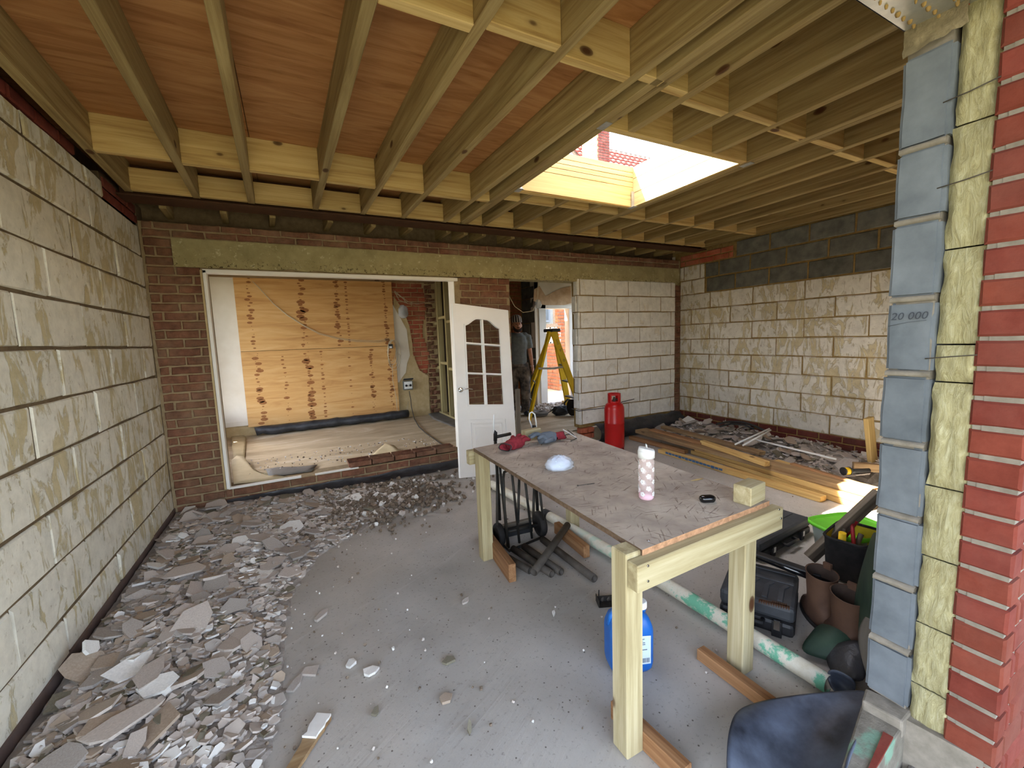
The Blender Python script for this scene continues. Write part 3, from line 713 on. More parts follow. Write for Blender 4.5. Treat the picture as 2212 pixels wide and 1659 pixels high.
pl = [(850,640),(872,672),(884,705),(890,740),(892,765),(906,800),(925,812),(928,880),(930,900),(845,915)]
b = MB(); b.prism([at(x, y, 'y', YR-.0) for x, y in pl], (0,-1,0), .012, 0); b.build('render_patch', M_GRAYPL, wre)
# boarding: two plywood sheets with rows of knots
def sheet(z0, z1, cols, label, x0=-.635, x1=1.49):
    o = MB(); o.span((x0, YR-.06, z0), (x1, YR-.042, z1)); r = o.build('plywood_sheet', M_BOARD, label=label, cat='plywood', bevel=.001)
    kb = MB(); kr = random.Random(int(z0*100))
    for px_, dens, big in cols:
        x = at(px_, 750, 'y', YR-.06).x; z = z0+.04
        while z < z1-.03:
            rr = kr.uniform(.004, .010)*(kr.random() < .6) + kr.uniform(.008, .018)*big*(kr.random() < .4) + .005
            xx = x+kr.uniform(-.02, .02)*big; n = 9; c = len(kb.v)
            for k in range(n): kb.v.append(Vector((xx+rr*1.6*math.cos(2*PI*k/n), YR-.0612, z+rr*.8*math.sin(2*PI*k/n))))
            kb.f.append([c+k for k in range(n)]); kb.mi.append(0); kb.sm.append(False)
            z += kr.uniform(.025, .06)/dens
    kb.build('knots', M_KNOT, r, kind='stuff')
sheet(1.348, 2.40, [(548,.9,1.1),(660,1.2,1.6),(735,1.2,1.0),(756,1,.2),(838,1.2,.6)], 'upper orange plywood sheet of the boarding, beige cable slung across it')
sheet(.275, 1.342, [(552,1.0,1.2),(610,.7,.8),(662,1.6,1.5),(692,.9,.3),(752,.4,.1),(800,1.4,1.0),(840,1.4,1.0)], 'lower orange plywood sheet of the boarding, standing above the black roll')
# black membrane roll under the boarding
def wob_tube(p, q, r, n, amp, seed, name, mat, parent=None, sag=0, **kw):
    b = MB(); p = Vector(p); q = Vector(q); N = 26
    pts = [p.lerp(q, i/N)+Vector((noise.noise((i*.4, seed, 0))*amp, noise.noise((i*.4, seed, 5))*amp, noise.noise((i*.5, seed, 9))*amp)) for i in range(N+1)]
    b.tube(pts, [r*(1+.25*noise.noise((i*.6, seed, 3))) for i in range(N+1)], n)
    return b.build(name, mat, parent, **kw)
wob_tube((-.55, YR-.12, .215), (1.62, YR-.12, .225), .062, 10, .02, 3, 'membrane_roll', M_DPM, label='black rolled damp membrane along the foot of the plywood boarding', cat='membrane')
# side walls and lids of the rear rooms
b = MB(); b.span((XL-.1, YB+.2, 0), (XL, YR+.1, .5)); b.span((XL-.1, YB+.2, 2.3), (XL, YR+.1, 2.5)); b.span((XL-.1, YB+.2, .5), (XL, YB+.4, 2.3)); b.span((XL-.1, YR-.2, .5), (XL, YR+.1, 2.3)); b.build('wall_rear_left', M_WPLAST, kind='structure')  # large opening added in this unseen wall so daylight reaches the rear room
b = MB(); b.span((XL-2.2, YB-.2, 2.5), (XL-.05, YR+.6, 2.6)); b.build('added_sun_shield', M_DARK, kind='structure')  # unseen slab added to keep sun out of the left rear opening
b = MB(); b.span((XL-.2, YB+.2, 2.44), (3.9, YR+.3, 2.72)); b.span((3.8, YB+.2, 2.44), (XR+.2, 6.6, 2.72)); b.build('ceiling_rear', M_DARK, kind='structure')
for i in range(6): timber('joist', (XL, 4.8+i*.42, 2.40), (2.2, 4.8+i*.42, 2.40), .05, .09, W_OLD, None, kind='structure')
b = MB(); b.span((XR, YB+.1, 0), (XR+.15, 4.8, 2.5)); b.span((XR, 6.3, 0), (XR+.15, 6.6, 2.5)); b.span((XR, 4.8, 2.2), (XR+.15, 6.3, 2.5)); b.span((XR, 4.8, 0), (XR+.15, 6.3, .7)); b.build('wall_rear_right', M_WPLAST, kind='structure')  # opening added in this unseen wall to bring daylight into the hall
# stud partition
st = empty('stud_partition', (2.2, 6.4, ZR), 'green treated timber stud frame beside the exposed brick in the rear room', 'stud wall')
XS_ = 2.22; ys = [at(px_, 750, 'x', XS_).y for px_ in (938, 953, 970)]; ys = [ys[0], ys[1], ys[2], ys[2]-.4, ys[2]-.8, ys[2]-1.2]
for y in ys: timber('stud', (XS_, y, ZR+.045), (XS_, y, 2.40), .09, .05, W_STUD, st, up=(0,1,0))
timber('sole_plate', (XS_, ys[-1]-.05, ZR+.022), (XS_, 6.98, ZR+.022), .09, .044, W_STUD, st)
for i in range(len(ys)-1):
    for z in (.98, 1.72):
        timber('noggin', (XS_, ys[i+1]+.026, z+(.05 if i % 2 else -.03)), (XS_, ys[i]-.026, z+(.05 if i % 2 else -.03)), .07, .045, W_STUD, st)
b = MB(); b.span((XS_+.09, YB+.25, 0), (XS_+.16, YR, 2.5)); b.build('painted_shade_backing', M_DARK, kind='structure')  # dark sheet standing in for the shade of the hall behind the studs
# hall: brick, block return, plastered wall with the outer doorway
YH = 6.43; XH = 3.83
wh = empty('wall_hall', (XH, YH, ZR), kind='structure')
b = MB(); b.span((2.4, 6.93, 0), (XH+.1, 7.1, 2.5)); b.span((XH+.014, YH+.02, 0), (XH+.12, 6.95, 2.5)); b.build('mortar_core', M_MORTY, wh)
lay(wh, (0, 6.92, 0), z0=.14, nrows=31, ch=.075, L=.215, j=.012, T=.05, rough=.003, mat=M_BRK_ORG, ivf=lambda z: [(2.4, XH)], **B)
lay(wh, (XH, 0, 0), (0,-1,0), (1,0,0), .15, 11, .215, .43, .012, .1, lambda z: [(-6.9, -YH-.02)], M_BLK_G, 'block', .003, nvar=3)
DX0 = at(1180, 760, 'y', YH).x; DX1 = at(1233, 760, 'y', YH).x; DZ = 1.90
b = MB(); b.span((XH, YH, 0), (DX0-.12, YH+.14, 2.5)); b.span((XH, YH, DZ+.05), (XR, YH+.14, 2.5)); b.span((DX1+.1, YH, 0), (XR, YH+.14, 2.5)); b.build('plaster_wall', M_WPLAST, wh)
pt = [(1153,625),(1165,618),(1178,640),(1200,628),(1215,622),(1232,618),(1234,655),(1215,660),(1190,662),(1172,658),(1152,650)]
b = MB(); b.prism([at(x, y, 'y', YH-.002) for x, y in pt], (0,-1,0), .012); b.build('torn_plaster', M_PLAST_T, wh)
d1 = empty('door_1', ((DX0+DX1)/2, YH, ZR), kind='structure')
for a, c in (((DX0-.14, YH-.02, ZR), (DX0, YH+.15, DZ+.06)), ((DX0-.14, YH-.02, DZ), (DX1+.1, YH+.15, DZ+.06)), ((DX1-.02, YH+.0, ZR), (DX1+.1, YH+.15, DZ+.06)), ((DX0-.1, YH-.05, ZR), (DX1+.1, YH+.2, ZR+.06))):
    b = MB(); b.span(a, c); b.build('door_frame', M_WFRAME, d1, bevel=.004)
# view outside the rear doorway
go = empty('wall_garden', (5.2, 8.0, 0), kind='structure')
P0 = at(1206, 760, 'y', 8.1); P1 = at(1245, 760, 'y', 8.1)
lay(go, (0, 8.1, 0), z0=.0, nrows=34, ch=.078, L=.215, j=.014, T=.1, rough=.003, mat=M_BRK_ORG, ivf=lambda z: [(P0.x, P1.x+.3)], **B)
b = MB(); b.span((P0.x+.01, 8.112, 0), (P1.x+.4, 8.3, 2.7)); b.build('mortar_core', M_MORTG, go)
gx = P0.x+.0; gy1 = at(1172, 760, 'x', gx).y
lay(go, (gx, 0, 0), (0,-1,0), (1,0,0), .0, 16, .078, .215, .014, .1, lambda z: [(-gy1-1, -8.12)], M_BRK_OUT, 'brick', .003)
b = MB(); b.span((gx+.012, 8.1, 0), (gx+.1, gy1+1, 1.24)); b.span((gx-.01, 8.1, 1.62), (gx+.11, gy1+1, 1.70)); b.build('mortar_core', M_MORTG, go)
for i in range(6):                                        # pierced screen blocks
    y = 8.26+i*.31
    b = MB()
    for a, c in (((y-.15, 1.25), (y+.15, 1.28)), ((y-.15, 1.59), (y+.15, 1.62)), ((y-.15, 1.25), (y-.12, 1.62)), ((y+.12, 1.25), (y+.15, 1.62)), ((y-.05, 1.34), (y-.02, 1.62)), ((y+.03, 1.25), (y+.06, 1.5)), ((y-.15, 1.42), (y+.0, 1.45)), ((y, 1.50), (y+.15, 1.53))):
        b.span((gx, a[0], a[1]), (gx+.09, c[0], c[1]))
    b.build('screen_block', M_WFRAME, go)
nb = empty('neighbour_house', (9.5, 15, 0), 'white rendered house with a grey framed window seen through the rear doorway', 'building')
b = MB(); b.span((4, 15, -.1), (16, 15.3, 5.0)); b.build('wall', M_WALLOUT, nb)
wx0 = at(1170, 690, 'y', 14.9).x; wx1 = at(1189, 690, 'y', 14.9).x
for wx in (wx0-.8,):
    b = MB(); b.span((wx, 14.9, 2.0), (wx1, 14.98, 3.3)); wi = b.build('window', M_STEELD if 0 else plain('grey_window_frame', (120,126,136), (134,140,150), 5, .5), nb)
    b = MB(); b.span((wx+.1, 14.88, 2.1), (wx1-.1, 14.9, 3.2)); b.build('pane', M_GDARK, wi)
b = MB(); b.span((wx1+.35, 14.88, -.1), (wx1+.5, 15, 5)); b.span((wx1+.62, 14.88, -.1), (wx1+.7, 15, 5)); b.build('downpipe', M_GDARK, nb)
b = MB(); b.span((-14, YR+.3, -.12), (16, 30, -.05)); b.build('ground_rear', M_GROUND, kind='structure')

b = MB(); b.span((1.6, 9.0, -.1), (4.3, 12.5, 6.5)); b.build('added_sun_block', M_BRK_OUT, kind='structure')  # unseen block added to keep direct sun off the garden wall
# roof and chimney of the house seen through the roof light
rf = empty('tiled_roof_house', (12, 13, 4.0), 'house roof of red clay tiles seen through the roof light', 'roof')
A0 = at(1230, 420, 'y', 12.2); 
yb, zb = 12.3, at(1330, 375, 'y', 12.3).z-1.4; yt, zt = 16.0, at(1330, 300, 'y', 12.3).z+1.6
sl = Vector((0, yt-yb, zt-zb)); sl_n = Vector((0, -(zt-zb), yt-yb)).normalized(); Ls = sl.length; sl.normalize()
rx0, rx1 = at(1262, 330, 'y', 13).x+1.2, at(1560, 330, 'y', 13).x+1.5
b = MB(); b.prism([(rx0, yb, zb), (rx1, yb, zb), (rx1, yt, zt), (rx0, yt, zt)], -sl_n, .1); b.build('roof_deck', M_DARK, rf)
tw, th_ = .3, .3
tm = MB(); nseg = 6
for i in range(nseg+1):
    x = -tw/2+tw*i/nseg; hz = .028*math.cos(2*PI*i/nseg)
    tm.v += [Vector((x, -th_/2-.02, .05+hz)), Vector((x, th_/2+.02, .0+hz)), Vector((x, -th_/2-.02, .02+hz))]
for i in range(nseg):
    q = i*3; tm.f += [[q, q+3, q+4, q+1], [q, q+2, q+5, q+3]]; tm.mi += [0, 0]; tm.sm += [True, False]
tme = tm.mesh('roof_tile', M_TILE); Rt = Matrix((Vector((1,0,0)), sl, sl_n)).transposed()
cnt = 0
big = MB()
for jrow in range(int(Ls/th_)):
    for i in range(int((rx1-rx0)/tw)):
        p = Vector((rx0+tw*(i+.5), yb, zb))+sl*(th_*(jrow+.5))+sl_n*.02
        px_ = None
        for k_ in range(len(tm.v)): big.v.append(p+Rt @ tm.v[k_])
        o_ = len(big.v)-len(tm.v)
        for f_, s_ in zip(tm.f, tm.sm): big.f.append([o_+q for q in f_]); big.mi.append(0); big.sm.append(s_)
big.build('roof_tiles', M_TILE, rf, kind='stuff')
ch = empty('chimney_stack', tuple(at(1300, 360, 'y', 11.6)), 'brick chimney rising in front of the red tiled roof, seen through the roof light', 'chimney')
c0 = at(1290, 330, 'y', 11.6); c1 = at(1317, 330, 'y', 11.6); czb = c0.z-.55
b = MB(); b.span((c0.x+.01, 11.612, -.1), (c1.x-.01, 12.4, czb+2.2)); b.build('stack_core', M_MORTG, ch)
lay(ch, (0, 11.6, 0), z0=czb-.3, nrows=26, ch=.088, L=.2, j=.014, T=.05, rough=.003, mat=m_brick('chimney_brick', (128,60,52), (160,84,70), (190,150,130), .3), ivf=lambda z: [(c0.x, c1.x)], **B)
lay(ch, (c0.x, 0, 0), (0,-1,0), (1,0,0), czb-.3, 26, .088, .2, .014, .05, lambda z: [(-12.4, -11.6)], M_CHIM, 'brick', .003)
b = MB(); b.span((c0.x-.05, 11.55, czb-.02), (c1.x+.05, 12.4, czb+.03)); b.build('lead_flashing', M_GALV, ch)

# ------------------------------------------------------------------ the white glazed door
dr = bpy.data.objects.new('glazed_door', None); COL.objects.link(dr)
tag(dr, 'white panelled door with six glass panes leaning against the brick pier', 'door')
DW, DH, DT = .661, 1.755, .035
Md = Matrix.Rotation(.0914, 4, 'Z') @ Matrix.Rotation(-.2208, 4, 'X') @ Matrix.Rotation(.1092, 4, 'Y')
dr.matrix_world = Matrix.Translation((1.3376, 3.740, .075)) @ Md
ORG[dr] = Vector((0, 0, 0))
def dpart(name, b, mat, parent=dr, bevel=0):
    o = bpy.data.objects.new(name, b.mesh(name, mat)); COL.objects.link(o); o.parent = parent
    if bevel: q = o.modifiers.new('b', 'BEVEL'); q.width = bevel; q.segments = 2
    return o
# slab made as frame of stiles and rails with arched top light; local: x width, y into the wall, z up
gx0, gx1, gz0, gz1 = .115, DW-.115, .70, DH-.13
def arch(u):  # shallow swept top
    return gz1-.085+.085*(.5-.5*math.cos(PI*min(1, max(0, (1-abs(2*u-1))*1.35))))
b = MB(); b.span((0, 0, 0), (gx0, DT, DH)); b.span((gx1, 0, 0), (DW, DT, DH)); b.span((gx0, 0, 0), (gx1, DT, .13)); b.span((gx0, 0, .56), (gx1, DT, gz0))
N = 16
for i in range(N):
    u0, u1 = i/N, (i+1)/N; xa, xb = gx0+(gx1-gx0)*u0, gx0+(gx1-gx0)*u1
    b.prism([(xa, 0, arch(u0)), (xb, 0, arch(u1)), (xb, 0, DH), (xa, 0, DH)], (0, 1, 0), DT)
dpart('door_leaf', b, M_DOOR)
b = MB(); b.span((gx0, .010, .13), (gx1, DT-.01, .56))
pn = dpart('panel', b, M_DOOR)
b = MB()
for a, c in (((gx0+.03, .16), (gx1-.03, .175)), ((gx0+.03, .515), (gx1-.03, .53)), ((gx0+.03, .16), (gx0+.045, .53)), ((gx1-.045, .16), (gx1-.03, .53))): b.span((a[0], .001, a[1]), (c[0], .012, c[1]))
b.span((gx0+.075, .004, .205), (gx1-.075, .012, .485)); dpart('panel_moulding', b, M_DOOR, pn, .003)
b = MB()
for i in range(N): 
    u0, u1 = i/N, (i+1)/N; b.beam((gx0+(gx1-gx0)*u0, -.002, arch(u0)-.004), (gx0+(gx1-gx0)*u1, -.002, arch(u1)-.004), .016, .016)
b.span((gx0, -.008, gz0), (gx0+.014, .006, arch(0))); b.span((gx1-.014, -.008, gz0), (gx1, .006, arch(1))); b.span((gx0, -.008, gz0-.004), (gx1, .006, gz0+.012)); dpart('glazing_bead', b, M_DOOR)
xm = (gx0+gx1)/2; zs = [gz0, gz0+(gz1-gz0)*.36, gz0+(gz1-gz0)*.70]
b = MB(); b.span((xm-.009, -.004, gz0), (xm+.009, DT, gz1-.01))
for z in zs[1:]: b.span((gx0, -.004, z-.008), (gx1, DT, z+.008))
dpart('glazing_bar', b, M_DOOR)
for i in range(3):
    for a, c in ((gx0+.006, xm-.009), (xm+.009, gx1-.006)):
        z0_, z1_ = zs[i]+.008, (zs[i+1]-.008 if i < 2 else None)
        b = MB()
        if z1_: b.span((a, .016, z0_), (c, .020, z1_))
        else:
            M8 = 8; pts = [(a, .016, z0_), (c, .016, z0_)]+[(c+(a-c)*k/M8, .016, arch(((c+(a-c)*k/M8)-gx0)/(gx1-gx0))+.004) for k in range(M8+1)]
            b.prism(pts, (0,1,0), .004)
        dpart('glass_pane', b, M_GLASS)
b = MB(); Rh = Matrix.Rotation(PI/2, 3, 'X')
b.lathe([(.0, .0), (.026, .0), (.026, .006), (.018, .010), (.0, .011)], 20, (.045, 0, .86), R=Rh); hd = dpart('handle', b, M_CHROME)
b = MB(); b.tube([(.045, -.008, .86), (.045, -.045, .86), (.055, -.052, .862), (.10, -.054, .866), (.145, -.05, .864), (.155, -.046, .858)], [.009, .008, .008, .007, .006, .005], 10); dpart('lever', b, M_CHROME, hd)

# ------------------------------------------------------------------ workbench
wbk = empty('workbench', (1.3, 1.7, 0), 'timber workbench with a dusty strand board top and square posts', 'workbench')
TZ = .72
TA, TB, TC, TD = (.963, 2.419), (1.733, 2.489), (1.634, .966), (.929, .941)
b = MB(); N = 40; top = []
def edge(p, q, n, amp, sd):
    r = []
    for i in range(n):
        x = p[0]+(q[0]-p[0])*i/n; y = p[1]+(q[1]-p[1])*i/n; nx, ny = (q[1]-p[1]), -(q[0]-p[0]); l = math.hypot(nx, ny); k = noise.noise((i*.7, sd, 0))*amp
        r.append((x+nx/l*k, y+ny/l*k))
    return r
pl = edge(TA, TB, 12, .002, 1)+edge(TB, TC, 30, .003, 2)+edge(TC, TD, 14, .003, 3)+edge(TD, TA, 30, .003, 4)
b.prism([(x, y, TZ-.02) for x, y in pl], (0,0,1), .02, 0, 1)
for _i in range(len(pl)):
    if not (42 <= _i < 56): b.mi[2+_i] = 2
b.build('tabletop', [M_OSB, plain('strand_board_edge', (150,112,82), (206,158,120), 60, .95, 0, 'pos', .8, .01), plain('dark_board_edge', (84,66,50), (120,98,78), 40, .95, 0, 'pos', .6, .006)], wbk)  # near edge orange-brown, the other edges a darker brown
def post(x, y, z0, z1, w=.072): return timber('leg', (x, y, z0), (x, y, z1), w, w, W_LEG, wbk, up=(0,1,0), bev=.004)
post(.905, .985, 0, .715); post(1.545, 1.015, 0, .695); post(1.0, 2.375, 0, .695); post(1.695, 2.40, 0, .695)
timber('rail', (.872, .925, .655), (1.665, .952, .655), .045, .09, W_LEG, wbk)
timber('rail', (.935, 2.455, .655), (1.76, 2.50, .655), .045, .09, W_LEG, wbk)
for (a, c, h) in (((1328, 1545), (1485, 1700), .07), ((1512, 1420), (1690, 1555), .05), ((1040, 1160), (1108, 1258), .11), ((1203, 1150), (1268, 1205), .08)):
    p = at(a[0], a[1], 'z', 0); q = at(c[0], c[1], 'z', 0); d = (q-p).normalized(); s_ = Vector((0, 0, h/2))
    timber('foot_board', p+s_, q+s_, .045, h, W_BROWN, wbk)
b = MB()
for x, y, z in ((.915, .905, .69), (.915, .905, .64), (1.63, .928, .70), (1.645, .928, .66)):
    b.lathe([(0, -.002), (.004, -.002), (.004, .001)], 8, (x, y-.003, z), R=Matrix.Rotation(PI/2, 3, 'X'))
b.lathe([(0, .002), (.005, .002), (.005, 0)], 10, (.99, .975, TZ), mi=0); b.build('screw_heads', M_CHROME, wbk, kind='stuff')

# offcuts standing on the top
def offcut(px_, py_, w, d, h, rz, label, mat=W_LEG):
    p = at(px_, py_, 'z', TZ); R = Matrix.Rotation(rz, 3, 'Z')
    return timber('timber_offcut', p+R @ Vector((-w/2, 0, h/2)), p+R @ Vector((w/2, 0, h/2)), d, h, mat, label=label, cat='wood block')
offcut(1618, 1082, .115, .07, .075, .12, 'square pale timber offcut on the near right corner of the workbench')
offcut(1148, 949, .135, .05, .07, .18, 'pale timber offcut at the far end of the workbench, behind the red glove')

# bottle
p = at(1396, 1077, 'z', TZ); bt = empty('water_bottle', tuple(p), 'clear water bottle with white flowers and white flip lid, on the workbench', 'bottle')
BR = .0315; BH = .176
b = MB(); b.lathe([(0, .0), (BR*.86, .0), (BR*.97, .004), (BR, .012), (BR, BH*.93), (BR*.93, BH*.97), (BR*.9, BH)], 32, p, p4=2.0); b.build('body', M_BOTTLE, bt)
b = MB(); b.lathe([(0, .0015), (BR*.80, .0015), (BR*.93, .008), (BR*.93, .022), (0, .023)], 28, p); b.build('pink_base', M_PINK, bt)
b = MB(); b.lathe([(BR*.9, BH), (BR*1.06, BH), (BR*1.06, BH+.026), (BR*1.0, BH+.030), (0, BH+.030)], 32, p); lid = b.build('lid', M_WHITE, bt)
b = MB(); n = 24
for k in range(n): an = 2*PI*k/n; b.v.append(p+Vector((BR*1.02*math.cos(an), BR*1.02*math.sin(an), BH+.030)))
for k in range(n): an = 2*PI*k/n; b.v.append(p+Vector((BR*.92*math.cos(an), BR*.92*math.sin(an), BH+.030+.014*(.55-.45*math.cos(an+.4)))))
for k in range(n): b.f.append([k, (k+1) % n, n+(k+1) % n, n+k]); b.mi.append(0); b.sm.append(True)
b.f.append([n+k for k in range(n)]); b.mi.append(0); b.sm.append(False); b.build('flip_spout', M_WHITE, bt)
b = MB(); b.tube([p+Vector((.0, -.004, BH+.04)), p+Vector((-.002, -.004, BH+.052)), p+Vector((.004, .006, BH+.054)), p+Vector((.006, .008, BH+.042))], .0022, 6); b.tube([p+Vector((BR*1.0, -.004, BH+.03)), p+Vector((BR*1.15, -.004, BH+.02)), p+Vector((BR*1.12, -.004, BH-.004))], .003, 6); b.build('carry_loop', M_WHITE, lid)
fb = MB()
for row in range(6):
    for k in range(4):
        a0 = 2*PI*k/4+(row % 2)*PI/4+.3; z = .028+row*.0255
        for j in range(6):
            rr, oa = (.0046, 1)
            du = 0 if j == 5 else .0062*math.cos(2*PI*j/5+row); dz = 0 if j == 5 else .0062*math.sin(2*PI*j/5+row)
            if j == 5: continue
            c = len(fb.v); R_ = BR+.0006
            for q in range(8):
                uu = du+rr*math.cos(2*PI*q/8); vv = dz+rr*math.sin(2*PI*q/8); an = a0+uu/BR
                fb.v.append(p+Vector((R_*math.cos(an), R_*math.sin(an), z+vv)))
            fb.f.append([c+q for q in range(8)]); fb.mi.append(0); fb.sm.append(False)
fb.build('flower_print', M_WHITE, bt, kind='stuff')

# earbud case
p = at(1528, 1084, 'z', TZ); b = MB(); Rz = Matrix.Rotation(-.45, 3, 'Z')
pr_ = [(.003, 0), (.014, .001), (.018, .007), (.019, .013), (.018, .020), (.013, .025), (.003, .026), (.0001, .0262)]
n = 28
for r_, z in pr_:
    for k in range(n):
        an = 2*PI*k/n; b.v.append(p+Rz @ Vector((r_*math.cos(an)+(.013 if math.cos(an) > 0 else -.013)*min(1, r_/.003), r_*math.sin(an), z)))
for i in range(len(pr_)-1):
    for k in range(n): b.f.append([i*n+k, i*n+(k+1) % n, (i+1)*n+(k+1) % n, (i+1)*n+k]); b.mi.append(0); b.sm.append(True)
ec = b.build('earbud_case', M_BLKG, label='glossy black oval earbud case on the workbench', cat='case')
# long screw
q0, q1 = at(1247, 1049, 'z', TZ+.003), at(1285, 1044, 'z', TZ+.003)
b = MB(); b.tube([q0, q0.lerp(q1, .05), q0.lerp(q1, .06), q0.lerp(q1, .55), q0.lerp(q1, .56), q0.lerp(q1, .95), q1], [.0035, .0035, .0014, .0014, .0021, .002, .0004], 8)
b.build('long_screw', M_IRON, label='long rusty screw lying in the middle of the workbench', cat='screw')
# wood sliver
q0, q1 = at(1492, 1039, 'z', TZ+.002), at(1519, 1034, 'z', TZ+.002)
b = MB(); b.prism([q0, q0.lerp(q1, .5)+Vector((0, -.007, 0)), q1, q0.lerp(q1, .6)+Vector((0, .006, 0))], (0,0,1), .002); b.build('wood_sliver', W_NOG, label='pale wood sliver beside the bottle near the workbench edge', cat='wood chip')

# plastic bag of powder
def blob(c, rx, ry, rz, seed, amp, n=22, m_=14, flat=0.25, freq=3.0):
    b = MB(); c = Vector(c)
    for i in range(m_+1):
        ph = PI*i/m_
        for k in range(n):
            an = 2*PI*k/n; d = Vector((math.sin(ph)*math.cos(an), math.sin(ph)*math.sin(an), math.cos(ph)))
            f = 1+amp*noise.noise(d*freq+Vector((seed, 0, 0)))+amp*.5*noise.noise(d*freq*2.6+Vector((seed, 3, 0)))
            z = d.z*f
            if z < -flat: z = -flat+(z+flat)*.05
            b.v.append(c+Vector((rx*d.x*f, ry*d.y*f, rz*(z+flat))))
    for i in range(m_):
        for k in range(n): b.f.append([i*n+k, i*n+(k+1) % n, (i+1)*n+(k+1) % n, (i+1)*n+k]); b.mi.append(0); b.sm.append(True)
    return b
p = at(1207, 1010, 'z', TZ); pg = empty('plastic_bag', tuple(p), 'small clear plastic bag of white powder on the workbench', 'bag')
blob(p+Vector((0, 0, .001)), .068, .052, .048, 2, .22).build('powder', M_BAGIN, pg)
blob(p+Vector((.004, 0, .0005)), .078, .062, .050, 5, .14, 40, 24, .25, 4).build('film', M_FILM, pg)

# gloves
def remesh(o, vox, smooth=2):
    r = o.modifiers.new('r', 'REMESH'); r.mode = 'VOXEL'; r.voxel_size = vox; r.use_smooth_shade = True
    if smooth: s_ = o.modifiers.new('s', 'SMOOTH'); s_.iterations = smooth; s_.factor = .5
    return o
def glove(p, rz, name, label, palm_mat, flip=1, cuffopen=True, scale=1.0, curl=.01):
    e = empty(name, tuple(p), label, 'glove'); R = Matrix.Rotation(rz, 3, 'Z'); S = scale
    def L(x, y, z): return p+R @ Vector((x*S, y*S*flip, z*S))
    b = MB()
    b.tube([L(-.03, 0, .022), L(.0, 0, .024), (L(.04, .0, .022)), L(.07, 0, .018)], [.026*S, .034*S, .036*S, .03*S], 14)
    b.tube([L(-.02, 0.012, .02), L(.05, .018, .018)], [.024*S, .026*S], 12); b.tube([L(-.02, -.012, .02), L(.05, -.018, .018)], [.024*S, .026*S], 12)
    cuff = b
    f = MB()
    fing = [(.062, .033, .075, .35, .02), (.072, .012, .092, .1, .03), (.070, -.010, .085, -.1, .024), (.060, -.030, .068, -.35, .018)]
    for x, y, ln_, a, zz_ in fing:
        pts = []
        for k in range(6):
            t = k/5; pts.append(L(x-.02+ln_*t*math.cos(a), y+ln_*t*math.sin(a), .018+zz_*math.sin(PI*min(1, t*1.1))*.9+curl*t))
        f.tube(pts, [.013*S, .0125*S, .012*S, .0115*S, .010*S, .007*S], 10)
    f.tube([L(.0, .028, .02), L(.025, .05, .02), L(.055, .062, .016), L(.075, .064, .014)], [.014*S, .013*S, .012*S, .009*S], 10)
    f.tube([L(.02, 0, .020), L(.075, 0, .019)], [.030*S, .032*S], 14); f.tube([L(.03, .02, .019), L(.07, .024, .017)], .019*S, 12); f.tube([L(.03, -.02, .019), L(.07, -.022, .017)], .019*S, 12)
    o = f.build('fingers', palm_mat[0], e); remesh(o, .0045, 3)
    o = cuff.build('palm', palm_mat[1], e); remesh(o, .0045, 3)
    c = MB(); n = 20; ring = []
    for i, (x, ra, rb) in enumerate([(-.028, .028, .020), (-.05, .034, .022), (-.078, .040, .023), (-.080, .036, .019), (-.05, .030, .017)]):
        for k in range(n):
            an = 2*PI*k/n; c.v.append(L(x+.006*math.sin(3*an), ra*math.cos(an), .024+rb*math.sin(an)+.0))
    for i in range(4):
        for k in range(n): c.f.append([i*n+k, i*n+(k+1) % n, (i+1)*n+(k+1) % n, (i+1)*n+k]); c.mi.append(0); c.sm.append(True)
    cf = c.build('cuff', M_GLOVR, e)
    h = MB(); h.tube([L(-.079+.006*math.sin(3*2*PI*k/n), .038*math.cos(2*PI*k/n), .024+.021*math.sin(2*PI*k/n)) for k in range(n+1)], .0028*S, 6); h.build('hem', M_BLK, cf)
    return e
pgl = at(1108, 968, 'z', TZ+.008)
glove(pgl, .55, 'work_glove', 'red knitted work glove lying cuff first on the workbench', (M_GLOVR, M_GLOVR), 1, scale=1.12)
pgl = at(1190, 952, 'z', TZ+.008)
glove(pgl, PI-.10, 'work_glove', 'grey coated work glove with fingers towards the timber offcut', (M_GLOVG, M_GLOVG), 1, scale=1.1, curl=.02)
# small hinge plate tool
p = at(1232, 948, 'z', TZ); e = empty('hinge_plate', tuple(p), 'small metal hinge plate with a pin, at the far end of the workbench', 'hinge')
b = MB(); b.beam(p+Vector((.02, -.045, .012)), p+Vector((-.02, .05, .055)), .028, .004, up=(.6, 0, .8)); b.build('plate', M_WHITE, e, bevel=.001)
b = MB(); b.tube([p+Vector((.0, 0, .035)), p+Vector((-.06, .0, .03)), p+Vector((-.075, -.0, .022))], .004, 8); b.tube([p+Vector((.03, -.03, .004)), p+Vector((.03, .035, .034)), p+Vector((.012, .05, .05))], .003, 8); b.tube([p+Vector((-.04, -.06, .003)), p+Vector((.02, -.045, .012))], .003, 6); b.build('pin', M_IRON, e)

